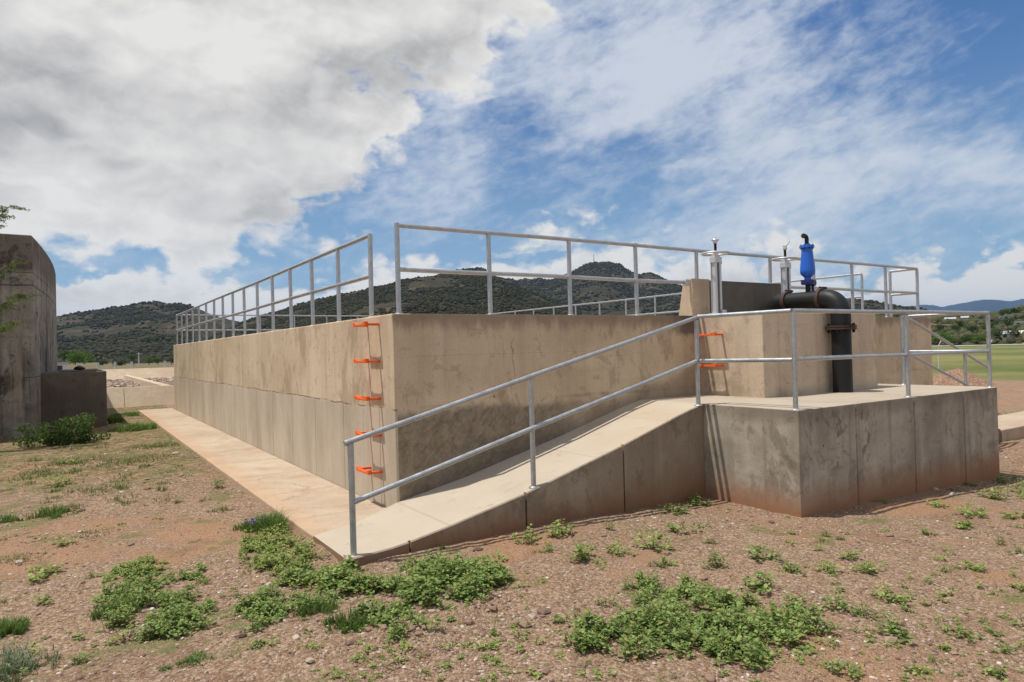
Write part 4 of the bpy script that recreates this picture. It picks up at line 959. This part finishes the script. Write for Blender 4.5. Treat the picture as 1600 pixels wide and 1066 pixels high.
for i, (px, py, h_, w__, D, mm) in enumerate([(1476, 536, 13, 26, 235, 'bright_tree_leaf'), (1462, 537, 10, 14, 240, 'bright_tree_leaf'), (1510, 535, 8, 22, 238, 'tree_leaf'), (1533, 534, 8, 26, 236, 'bright_tree_leaf'),
        (1560, 530, 12, 18, 260, 'tree_leaf'), (1583, 528, 12, 18, 262, 'tree_leaf'), (1575, 514, 16, 24, 300, 'tree_leaf'), (1590, 495, 11, 22, 400, 'tree_leaf'), (1573, 496, 10, 20, 400, 'tree_leaf'),
        (1495, 520, 11, 16, 300, 'tree_leaf'), (1520, 522, 12, 20, 300, 'tree_leaf'), (1545, 520, 13, 20, 300, 'tree_leaf'), (1470, 517, 9, 16, 300, 'tree_leaf'), (1460, 500, 9, 18, 400, 'tree_leaf'), (1500, 510, 8, 14, 350, 'tree_leaf'), (1555, 512, 9, 14, 330, 'tree_leaf')]):
    lab = ['bright green round tree at the edge of the field near the tank end', 'bright green small tree tight against the tank end', 'low dark tree behind the field fence, left of the broad green one', 'broad low green tree behind the field, left of the corner post',
           'dark tree left of the tin-roofed shed', 'dark tree between the shed and the pinkish house', 'large dark tree on the ridge slope right of the corner post', 'dark tree on the ridge top at the right edge', 'dark tree on the ridge top left of the edge one'][i] if i < 9 else ['tree below the white gabled house on the ridge', 'tree midway down the slope, left of the corner post', 'tree behind the corner post, halfway up the ridge slope', 'tree nearest the tank end on the lower ridge slope', 'tree on the ridge top by the tank end', 'tree just right of and below the white gabled house', 'tree right of the corner post near the middle of the slope'][i - 9]
    tree_px(lab, px, py, h_, w__, D, mm, 420, 'trees on the village ridge')
for k in range(14):      # loose line of small trees beyond the left basins
    px = -40 + k * 24 + random.uniform(-8, 8)
a, e = elaz(217, 572); r_ = 200
t = thing('utility_pole', 'thin pale pole beyond the basin beside the dark round tree', 'pole', None, (CP[0] + r_ * math.cos(rad(a)), CP[1] + r_ * math.sin(rad(a)), -.3))
q = MB(); q.tube([(0, 0, -.3), (0, 0, 3.6)], .12, 8); q.build('pole', 'rail_wire', t); q = MB(); q.box((-.7, -.05, 3.2), (.7, .05, 3.3)); q.build('crossarm', 'rail_wire', t)
# little white marker posts behind the basin
for k, px in enumerate((124, 153, 180, 206, 258)):
    a, e = elaz(px, 573); r_ = 62; q = MB(); bx_ = Vector((CP[0] + r_ * math.cos(rad(a)), CP[1] + r_ * math.sin(rad(a)), -.3)); q.tube([tuple(bx_), tuple(bx_ + Vector((0, 0, 1.75)))], .07, 8); q.box(tuple(bx_ + Vector((-.08, -.08, 1.6))), tuple(bx_ + Vector((.08, .08, 1.8))))
    o = q.build('marker_post', 'rail_wire'); tag(o, ['short white marker post directly behind the broad bright green tree', 'short white marker post just right of the broad bright green tree', 'short white marker post halfway between the bright tree and the pole', 'short white marker post in front of the dark round tree by the pole', 'short white marker post nearest the tank end'][k], 'post', 'white marker posts behind the basin')

# ------------------------------------------------------------------ weeds
def leafshape():      # 8-vertex folded ovate leaf, unit length along +x
    return np.array([(0, 0, 0), (.26, .31, .04), (.62, .33, .03), (1, 0, -.10), (.62, -.33, .03), (.26, -.31, .04), (.3, 0, .0), (.65, 0, -.03)]), np.array([(0, 1, 6, 6), (6, 1, 2, 7), (7, 2, 3, 3), (0, 6, 5, 5), (6, 7, 4, 5), (7, 3, 4, 4)])
LS, _ = leafshape()
LF = [(0, 6, 1), (6, 7, 2), (6, 2, 1), (7, 3, 2), (0, 5, 6), (6, 5, 4), (6, 4, 7), (7, 4, 3)]
LF = np.array(LF)
def leaves(P, az, tilt, L, wid=1.0):
    """P (n,3) base, az heading, tilt up from horizontal, L length -> verts, faces"""
    n = len(P); v = LS[None] * np.ones((n, 1, 1)); v = v * L[:, None, None]; v[..., 1] *= wid
    roll = RNG.normal(0, .28, n); cr, sr_ = np.cos(roll)[:, None], np.sin(roll)[:, None]
    y = v[..., 1] * cr - v[..., 2] * sr_; z = v[..., 1] * sr_ + v[..., 2] * cr; x = v[..., 0]
    ct, st = np.cos(tilt)[:, None], np.sin(tilt)[:, None]; x2 = x * ct - z * st; z2 = x * st + z * ct
    ca, sa = np.cos(az)[:, None], np.sin(az)[:, None]
    V = np.stack([x2 * ca - y * sa, x2 * sa + y * ca, z2], -1) + P[:, None, :]
    F = (LF[None] + (np.arange(n) * 8)[:, None, None]).reshape(-1, 3); return V.reshape(-1, 3), F
def weed_geo(x, y, h, wd, L, VV, FF, SV, nst=None):
    """one bushy weed: leaning stems with whorled leaves, denser at the tips"""
    z0 = float(ghz(x, y)) - .005; nst = nst or max(4, int(4 + wd * 20)); off = sum(len(v) for v in VV)
    for s_ in range(nst):
        a = random.uniform(0, 6.28); rr = wd * .5 * random.random() ** .6; hh = h * (1 - .55 * (rr / (wd * .5)) ** 2) * random.uniform(.7, 1.1)
        tip = np.array([x + math.cos(a) * rr, y + math.sin(a) * rr, z0 + hh]); b0_ = np.array([x + math.cos(a) * rr * .35, y + math.sin(a) * rr * .35, z0])
        SV.append((b0_, tip))
        nl = random.randint(9, 15); f = RNG.random(nl) ** .55; P = b0_ + (tip - b0_) * f[:, None]
        az_ = RNG.uniform(0, 6.28, nl); tl = RNG.normal(.15, .3, nl) + (f > .9) * .35; LL = L * RNG.uniform(.55, 1.15, nl) * (1 - .25 * (f > .92)); LL = LL * (.7 + .3 * (1 - f))
        st_ = .35 * LL[:, None] * np.stack([np.cos(az_), np.sin(az_), np.zeros(nl)], -1)
        v, f_ = leaves(P + st_, az_, tl, LL, random.uniform(.85, 1.1)); FF.append(f_ + sum(len(q_) for q_ in VV)); VV.append(v)
def stemmesh(SV, name, m, parent, r=.0022):
    V = []; F = []
    for a, b_ in SV:
        o = len(V)
        for q_, rr in ((a, r), (b_, r * .6)):
            for k in range(3): V.append((q_[0] + rr * math.cos(2.1 * k), q_[1] + rr * math.sin(2.1 * k), q_[2]))
        F += [(o + k, o + (k + 1) % 3, o + 3 + (k + 1) % 3, o + 3 + k) for k in range(3)]
    return npmesh(name, V, F, m, parent)
def weed_px(label, px, pyb, wpx, hpx, group, L=None, m='weed_leaf', name='weed', cat='weed'):
    g0 = G_(px, pyb - hpx * .25); d = (g0 - Vector(CP)).dot(Vector(-R[:, 2] * 1.0)); 
    wd = wpx * d / FPX; h = max(.03, (hpx * .62) * d / FPX); wd *= 1.25; h *= 1.15; L = L or min(.055, max(.026, wd * .15))
    VV, FF, SV = [], [], []; weed_geo(0 + g0.x, 0 + g0.y, h, wd * .95, L, VV, FF, SV)
    t = thing(name, label, cat, group)
    npmesh('foliage', np.vstack(VV), np.vstack(FF), m, t); stemmesh(SV, 'stem', 'stem', t); place(t, tuple(g0)); return t
def poly_patch(label, poly, n, h, L, m='weed_leaf', hvar=.4, core=None, name='weed_patch', wd=.22):
    """poly in picture coordinates of ground points, filled with bushy weeds"""
    P3 = [G_(*p) for p in poly]; xs = [p.x for p in P3]; ys_ = [p.y for p in P3]; VV, FF, SV = [], [], []; c = 0; tries = 0
    def inside(x, y):
        r_ = False; j = len(P3) - 1
        for i in range(len(P3)):
            if (ys_[i] > y) != (ys_[j] > y) and x < (xs[j] - xs[i]) * (y - ys_[i]) / (ys_[j] - ys_[i]) + xs[i]: r_ = not r_
            j = i
        return r_
    while c < n and tries < n * 60:
        tries += 1; x = random.uniform(min(xs), max(xs)); y = random.uniform(min(ys_), max(ys_))
        if not inside(x + random.gauss(0, .07), y + random.gauss(0, .07)) or (x > -1.08 and y > -1.33): continue
        if float(fbm(np.array(x * 3.1 + 5), np.array(y * 3.1), 3)) < .34: continue
        weed_geo(x, y, h * random.uniform(1 - hvar, 1 + hvar * .5), wd * random.uniform(.7, 1.2), L * random.uniform(.8, 1.15), VV, FF, SV, random.randint(4, 7)); c += 1
    t = npmesh(name, np.vstack(VV), np.vstack(FF), m); tag(t, label, 'weeds', None, 'stuff'); s_ = stemmesh(SV, 'stem', 'stem', t)
    return t
def grass_px(label, px, pyb, wpx, hpx, n, m='grass_blade', lean=.5, name='grass_tuft', group=None, cat='grass'):
    g0 = G_(px, pyb - hpx * .3); d = (g0 - Vector(CP)).dot(Vector(-R[:, 2])); wd = wpx * d / FPX * .5; h = hpx * d / FPX * .75
    n0 = n; rr = wd * 1.25 * RNG.random(n * 3) ** .62; a = RNG.uniform(0, 6.28, n * 3); x = g0.x + rr * np.cos(a); y = g0.y + rr * np.sin(a)
    kk = (fbm(x * 4.5 / max(wd, .3) + 9, y * 4.5 / max(wd, .3), 4) + .16 * RNG.random(n * 3) - .22 * (rr / wd) ** 2 > .42) & ~((x > -1.1) & (y > -1.33) & (y < 19.5))
    if kk.sum() < 8: kk[:] = True
    x, y, rr, a = x[kk][:n0], y[kk][:n0], rr[kk][:n0], a[kk][:n0]; n = len(x)
    z = ghz(x, y) - .005; hh = h * RNG.uniform(.15, 1.0, n) ** 1.3 * (.35 + 1.1 * fbm(x * 7, y * 7, 3)) * (1 - .35 * np.clip(rr / wd, 0, 1) ** 2); b_ = a + RNG.normal(0, 1.3, n); ln = lean * hh * RNG.uniform(.2, 1.6, n)
    w2 = .0022 + .0012 * d * .3; w2 = w2 * np.ones(n); c2 = b_ + 1.57
    V = np.zeros((n, 5, 3)); 
    for k, (f, ww) in enumerate(((0, 1), (0, -1), (.55, .7), (.55, -.7))):
        V[:, k, 0] = x + np.cos(b_) * ln * f * f + np.cos(c2) * w2 * ww; V[:, k, 1] = y + np.sin(b_) * ln * f * f + np.sin(c2) * w2 * ww; V[:, k, 2] = z + hh * f
    V[:, 4, 0] = x + np.cos(b_) * ln; V[:, 4, 1] = y + np.sin(b_) * ln; V[:, 4, 2] = z + hh * (1 - .1 * lean)
    o5 = (np.arange(n) * 5)[:, None]; F = np.vstack([np.array([[0, 1, 3]]) + o5, np.array([[0, 3, 2]]) + o5, np.array([[2, 3, 4]]) + o5])
    o = npmesh(name, V.reshape(-1, 3), F, m); tag(o, label, cat, group, 'stuff'); return o

poly_patch('large dense patch of broad-leaved green weeds in the right foreground', [(905, 985), (940, 960), (985, 955), (1060, 940), (1130, 938), (1200, 945), (1235, 970), (1270, 985), (1265, 1010), (1200, 1005), (1215, 1030), (1150, 1050), (1110, 1020), (1080, 1025), (1010, 1040), (960, 1010), (915, 1030)], 156, .13, 0.044)
poly_patch('scattered leafy weeds behind the large right foreground patch', [(960, 915), (1000, 905), (1060, 915), (1125, 925), (1110, 940), (1050, 945), (990, 940)], 20, .09, 0.039, wd=.16)
poly_patch('dense green weed patch at the foot of the ramp', [(470, 890), (520, 885), (600, 888), (680, 885), (760, 890), (800, 905), (770, 925), (710, 935), (680, 950), (620, 940), (560, 930), (500, 925), (450, 905)], 137, .15, 0.051)
poly_patch('green weeds below the dense patch at the ramp foot', [(580, 950), (650, 950), (665, 985), (620, 1000), (585, 985)], 16, .11, 0.044, wd=.17)
poly_patch('loose yellowish green weeds beside the walkway corner', [(375, 850), (400, 835), (450, 830), (485, 865), (500, 900), (480, 925), (430, 915), (395, 885)], 77, .11, 0.037, 'pale_leaf')
poly_patch('leafy weeds left of the ramp foot patch', [(378, 955), (395, 940), (440, 925), (470, 935), (480, 960), (440, 975), (385, 975)], 32, .10, 0.041, wd=.16)
poly_patch('bushy green weed patch in the left foreground', [(160, 945), (200, 925), (250, 915), (320, 935), (325, 960), (300, 990), (250, 1000), (190, 985), (160, 970)], 82, .13, 0.039)
poly_patch('thin creeping weeds above the left foreground patch', [(200, 900), (250, 890), (320, 895), (345, 920), (300, 925), (230, 915)], 27, .06, 0.032, 'weed_leaf', wd=.15)
poly_patch('low spreading weeds on the left soil', [(134, 895), (180, 885), (250, 868), (252, 882), (190, 905), (140, 908)], 25, .06, 0.032, 'pale_leaf', wd=.14)
poly_patch('leafy weeds crowding the far right corner of the platform', [(1545, 772), (1552, 755), (1600, 740), (1680, 740), (1680, 775), (1600, 790)], 24, .13, .045, 'pale_leaf', wd=.24)
grass_px('dark green grass tuft on the walkway edge by the corner', 428, 836, 66, 42, 1100, lean=.7)
grass_px('fine grass left of the dark tuft beside the walkway', 385, 832, 50, 20, 500, lean=.7)
grass_px('green grass patch among weeds below the ramp foot', 545, 985, 70, 40, 900)
grass_px('wispy grass left of the ramp foot weeds', 490, 965, 60, 34, 800)
grass_px('upright grass clump inside the left foreground patch', 185, 975, 60, 60, 700, lean=.5)
grass_px('green grass patch at far left mid ground', 12, 820, 40, 20, 500)
grass_px('olive green grass smear on the left soil', 80, 812, 60, 26, 600, 'grass_blade')
grass_px('small flat grass tuft in the lower left foreground', 302, 1040, 50, 20, 500, lean=.9)
grass_px('tiny grass tuft left of the flat one', 260, 1050, 18, 14, 160, lean=.8)
grass_px('grey green feathery shrub grass in the bottom left corner', 15, 1062, 110, 56, 900, 'grey_leaf', .9)
grass_px('green grass at the left edge above the grey shrub', 12, 1000, 60, 40, 900)
grass_px('green grass in front of the low box beside the walkway', 215, 676, 70, 18, 2600, lean=.6)
grass_px('darker grass against the right side of the low box', 178, 668, 24, 22, 1300)
grass_px('thin grass strip at the foot of the basin wall', 210, 650, 80, 8, 1400, lean=.6)
for i_, (px, py, w_p, h_p, n_, mm) in enumerate([(110, 725, 120, 12, 900, 'dry_grass'), (200, 722, 130, 12, 1000, 'dry_grass'), (250, 700, 90, 10, 800, 'dry_grass'), (60, 745, 90, 12, 600, 'dry_grass'), (150, 770, 90, 12, 500, 'dry_grass'), (30, 880, 60, 14, 250, 'dry_grass'), (150, 840, 60, 12, 200, 'dry_grass'), (1560, 650, 120, 8, 500, 'dry_grass'), (1590, 665, 60, 10, 300, 'dry_grass')]):
    grass_px('thin dry olive grass growing flat over the stony soil', px, py, w_p, h_p, n_, mm, .9, 'dry_grass', 'thin dry grass patches')
for k in range(84):
    px, py = (random.uniform(0, 1590), 745 + 315 * random.random()) if k < 46 else (random.uniform(0, 330), random.uniform(695, 800)); g0 = G_(px, py)
    if blocked(np.array(g0.x), np.array(g0.y)): continue
    grass_px('wispy thin grass sprouting singly on the bare soil', px, py, random.uniform(14, 44), random.uniform(8, 20), random.randint(25, 90), random.choice(['dry_grass', 'grass_blade', 'dry_grass']), .9, 'thin_grass', 'thin grass wisps')
# purple flowers by the walkway corner
g0 = G_(394, 829); t = thing('purple_flower', 'tiny purple flowers beside the dark grass tuft', 'flowers')
for k in range(8):
    a, rr = random.uniform(0, 6.28), .14 * random.random(); x_, y_, h_ = g0.x + rr * math.cos(a), g0.y + rr * math.sin(a), g0.z + random.uniform(.07, .12)
    q = MB(); q.lathe([(.0, h_), (.011, h_ + .005), (.014, h_ + .015), (.001, h_ + .012)], (x_, y_, 0), n=6); q.build('blossom', 'purple_petal', t)
    q = MB(); q.tube([(x_, y_, g0.z - .01), (x_, y_, h_)], .002, 4); q.build('stem', 'weed_leaf', t)
place(t, tuple(g0))

single = [(92, 764, 58, 24, 'low weed on the left soil, in line with the low box'), (99, 855, 34, 20, 'small weed in the left mid ground below the grass smear'), (72, 906, 56, 24, 'small spreading weed at the left, beside stones'),
    (67, 948, 34, 22, 'pale little weed above the grey shrub'), (125, 1044, 26, 26, 'small upright weed in the bottom left foreground'), (400, 1014, 30, 20, 'small lone weed below the left of the ramp patch'),
    (338, 770, 26, 28, 'leafy weed at the outer edge of the walkway'), (105, 728, 32, 14, 'low dark weed in front of the old tank'), (824, 856, 44, 36, 'leafy weed growing against the side of the ramp, near the panel joint'), (872, 846, 54, 36, 'spreading leafy weed beside the ramp, right of the joint'),
    (856, 866, 30, 20, 'small weed just below the two at the ramp side'), (706, 975, 16, 14, 'tiny weed right of the ramp foot patch'), (767, 994, 20, 14, 'tiny weed below the scoured hollow'), (561, 1038, 26, 20, 'small reddish stemmed weed in the bottom centre soil'),
    (871, 976, 20, 18, 'small weed left of the large right patch'), (406, 1012, 14, 14, 'tiny weed at the left beside the lone one'), (950, 832, 22, 20, 'small weed by the ramp side, above a white stone'), (1050, 806, 44, 20, 'low weeds growing at the foot of the shaded ramp wall'),
    (1090, 792, 40, 20, 'leafy weed in the inner corner of ramp and platform'), (910, 880, 56, 36, 'spreading weed between the ramp side and the large patch'), (965, 872, 38, 30, 'thin weed in the middle ground, left of the tall pair'), (1020, 870, 66, 46, 'tall bushy weed in the middle ground before the ramp'),
    (1040, 888, 34, 20, 'small weed just below the tall bushy one'), (1070, 840, 46, 30, 'bushy weed between the platform corner and the tall one'), (1112, 852, 26, 14, 'small weed below the platform left face'), (1117, 895, 46, 36, 'leafy weed in front of the platform left face'),
    (1190, 882, 52, 32, 'pair-like leafy weed in front of the platform corner'), (1232, 900, 40, 26, 'leafy weed right of the pair before the platform corner'), (1190, 930, 62, 36, 'round bushy weed above the large right patch'), (946, 950, 32, 22, 'small dark weed at the top left of the large patch'),
    (1290, 900, 42, 26, 'weed cluster right of the round bushy one'), (1255, 966, 60, 36, 'leafy weeds just right of the large patch top'), (1310, 960, 50, 34, 'leafy weed right of the large patch'), (1332, 880, 38, 24, 'greyish leafy weed below the platform front'),
    (1362, 902, 46, 28, 'round bright weed below the second platform panel'), (1396, 944, 58, 28, 'leafy weed on bare soil, right of the round bright one'), (1420, 960, 26, 18, 'small weed touching the leafy one on the right soil'), (1352, 974, 42, 36, 'upright leafy weed at the right of the patch'),
    (1413, 998, 70, 34, 'wide leafy weed with shadow in the lower right'), (1488, 995, 32, 20, 'small weed right of the wide lower one'), (1521, 1006, 28, 22, 'small leafy weed, second right of the wide one'), (1549, 995, 28, 20, 'small weed, third right of the wide one'),
    (1566, 1023, 34, 20, 'sprawling reddish weed near the right edge'), (1477, 1020, 24, 16, 'tiny weed below the small right ones'), (1432, 1060, 34, 24, 'small weed at the bottom edge, right of centre'), (1561, 1066, 40, 26, 'leafy weed at the bottom right corner'),
    (1322, 1066, 56, 40, 'large-leaved weed at the bottom edge, right half'), (1473, 899, 22, 18, 'small weed on the right mid soil'), (1524, 896, 44, 22, 'round low weed on the right mid soil'), (1562, 858, 22, 24, 'thin upright weed at the right'),
    (1592, 876, 28, 28, 'dark leafy weed at the right edge'), (1556, 786, 44, 26, 'pale leafy weed before the platform end'), (1464, 796, 32, 16, 'small weed below the last platform panel'), (1518, 812, 50, 26, 'broad green weed before the platform end'),
    (1508, 830, 40, 18, 'low weed below the broad green one'), (1377, 788, 20, 14, 'tiny weed in the shade of the platform front'), (1290, 842, 22, 14, 'tiny weed below the platform corner'), (1446, 838, 28, 12, 'flat small weed on the soil before the last panels'),
    (1590, 815, 36, 22, 'leafy weed at the right edge below the crowd'), (1312, 846, 16, 10, 'tiny thin weed right of the corner one'), (1594, 928, 24, 18, 'pale weed at the right edge'), (690, 860, 24, 10, 'tiny weed in the shade at the ramp side')]
for px, py, w_p, h_p, lab in single: weed_px(lab, px, py, w_p, h_p, 'single weeds on the bare soil', m=random.choice(['weed_leaf', 'weed_leaf', 'pale_leaf']))
# sparse seedlings: too many and too alike to tell apart
VV, FF, SV = [], [], []; k = 0
while k < 420:
    px, py = random.uniform(0, 1600), 700 + 366 * random.random() ** .8; g0 = G_(px, py)
    if blocked(np.array(g0.x), np.array(g0.y)) or g0.y < -6.5: continue
    if float(fbm(np.array(g0.x * 1.3), np.array(g0.y * 1.3 + 8), 3)) < .47: continue
    q_ = random.random() ** 2.5; weed_geo(g0.x, g0.y, .015 + .05 * q_, .04 + .14 * q_, .013 + .02 * q_, VV, FF, SV, 3); k += 1
o = npmesh('seedlings', np.vstack(VV), np.vstack(FF), 'pale_leaf'); tag(o, 'sparse tiny seedlings sprouting over the bare soil', 'weeds', None, 'stuff')

# dead stems and straw lying about
V = []; F = []
for k in range(420):
    px, py = random.uniform(0, 1600), 690 + 376 * random.random() ** .8; g0 = G_(px, py)
    if blocked(np.array(g0.x), np.array(g0.y)) or g0.y < -6.5: continue
    L_ = random.uniform(.02, .10) * random.choice((.6, 1, 1, 1.6)); a = random.uniform(0, 6.28); d = Vector((math.cos(a), math.sin(a), 0)); n_ = Vector((-d.y, d.x, 0)); w0 = random.uniform(.0012, .003); o = len(V); bend = random.uniform(-.25, .25)
    for f in (0, .5, 1):
        q_ = g0 + d * L_ * (f - .5) + n_ * bend * L_ * math.sin(math.pi * f); zz = float(ghz(q_.x, q_.y)) + .004 + .008 * math.sin(math.pi * f) * random.random()
        V += [(q_.x - n_.x * w0, q_.y - n_.y * w0, zz), (q_.x + n_.x * w0, q_.y + n_.y * w0, zz), (q_.x, q_.y, zz + w0 * 1.6)]
    for i in (0, 3):
        for j in range(3): F.append((o + i + j, o + i + (j + 1) % 3, o + i + 3 + (j + 1) % 3, o + i + 3 + j))
m, g, b = mat('straw'); fin(g, b, g.ramp(g.isl(), [(0, (.10, .06, .035)), (.5, (.28, .2, .12)), (1, (.5, .42, .3))]), .8)
o = npmesh('dry_stems', V, F, 'straw'); tag(o, 'dead stems and straw scattered over the soil', 'litter', None, 'stuff')
# a few hand-sized stones
for k, (px, py, s_) in enumerate([(944, 838, .03), (640, 985, .035), (655, 992, .028), (575, 985, .03), (1185, 1046, .03), (1335, 866, .035), (1390, 838, .04), (1450, 945, .03), (230, 750, .035), (205, 852, .03), (1110, 1062, .035), (1100, 905, .03), (806, 974, .03), (848, 964, .022), (118, 994, .028)]):
    g0 = G_(px, py); c_ = np.array([[g0.x, g0.y, g0.z + s_ * .25]]); o = blobs(c_, np.array([[s_ * 1.4, s_, s_ * .6]]), 'stone', 'pebble', .2)
    md = o.modifiers.new('sub', 'SUBSURF'); md.levels = 1; md.render_levels = 2
    tag(o, ['pale flat stone by the foot of the ramp side', 'larger pale stone just below the ramp foot weeds', 'second stone below the ramp foot weeds, smaller', 'stone left of the two below the ramp foot weeds', 'stone below the large right weed patch', 'grey stone left of the platform front weeds', 'stone on open soil in front of the third platform panel', 'pale stone between the right hand weeds', 'stone on the left soil near the walkway', 'small pale stone in the left mid ground', 'stone at the bottom edge right of centre', 'stone beside the round bushy weed', 'whitish stone right of the scoured hollow', 'small stone right of the whitish one', 'small pale stone left of the left foreground patch'][k], 'stone', 'loose larger stones')

# dark bush before the low box
g0 = G_(108, 694); t = thing('bush', 'dark green leafy bush in front of the low concrete box', 'bush', None, tuple(g0))
L = [((random.gauss(0, .33), random.gauss(0, .18), max(.03, abs(random.gauss(0, .2)) + .03)), random.uniform(.14, .26)) for _ in range(40)]
L += [((random.gauss(0, .35), random.gauss(0, .1), random.uniform(.35, .5)), .05) for _ in range(12)]
leafcloud(L, 1, 4600, .03, 'foliage', 'bush_leaf', t, .62)
q = MB()
for k in range(9): a = k * .7; q.tube([(0, 0, -.02), (.3 * math.cos(a), .2 * math.sin(a), .3)], [.012, .006], 5)
q.build('stem', 'bark', t)

# acacia at the left edge: trunk out of frame, feathery branches reaching in
ac = thing('acacia_tree', 'feathery green acacia branches reaching in at the left edge', 'tree', None, (-4.42, 11.2, -.15))
q = MB(); q.tube([(-.9, 0, -.1), (-.85, 0, 1.2), (-.7, .1, 2.6), (-.5, .1, 4.0)], [.13, .11, .08, .04], 10)
tips = [((-.8, 0, 1.9), (-.1, -.2, 2.9), (.62, -.2, 3.3)), ((-.75, .05, 2.4), (-.1, .1, 3.6), (.55, .0, 4.05)), ((-.6, .1, 3.2), (-.1, .1, 4.6), (.42, .1, 5.25)), ((-.8, 0, 1.7), (-.2, .3, 2.4), (.5, .3, 2.75)), ((-.6, .1, 3.), (-1.6, .2, 4.2), (-2.4, .1, 4.8)), ((-.8, 0, 2.), (-1.8, -.3, 3.), (-2.6, -.2, 3.4))]
for a, b_, c in tips: q.tube([a, b_, c], [.04, .022, .007], 6)
q.build('trunk', 'bark', ac)
L = []; q = MB()
for a, b_, c in tips:
    a, b_, c = map(np.array, (a, b_, c))
    for k in range(16):
        f = random.uniform(.1, 1.05); p0 = b_ + (c - b_) * f; d = RNG.normal(0, 1, 3); d[2] = abs(d[2]) * .2 - .25; d /= np.linalg.norm(d); ln = random.uniform(.12, .34)
        q.tube([tuple(p0), tuple(p0 + d * ln * .5 + (0, 0, .03)), tuple(p0 + d * ln)], [.006, .004, .002], 4)
        for u_ in np.linspace(.15, 1, 6): L.append((tuple(p0 + d * ln * u_), .075))
q.build('twig', 'bark', ac)
leafcloud(L, 1, 9000, .016, 'crown', 'acacia_leaf', ac, .6)

# ------------------------------------------------------------------ air
hz = MB(); hz.box((-14500, -14500, -30), (14500, 14500, 520))
m = bpy.data.materials.new('haze'); m.use_nodes = True; nt = m.node_tree; nt.nodes.clear()
oo = nt.nodes.new('ShaderNodeOutputMaterial'); pv = nt.nodes.new('ShaderNodeVolumePrincipled'); pv.inputs['Color'].default_value = (.36, .62, 1, 1); pv.inputs['Density'].default_value = 5.2e-5; pv.inputs['Anisotropy'].default_value = .2
nt.links.new(pv.outputs[0], oo.inputs[1]); MATS['haze'] = m
HAZE = True
if HAZE:
    o = hz.build('haze', 'haze'); tag(o, 'thin blue air haze over the whole valley', 'haze', None, 'stuff')
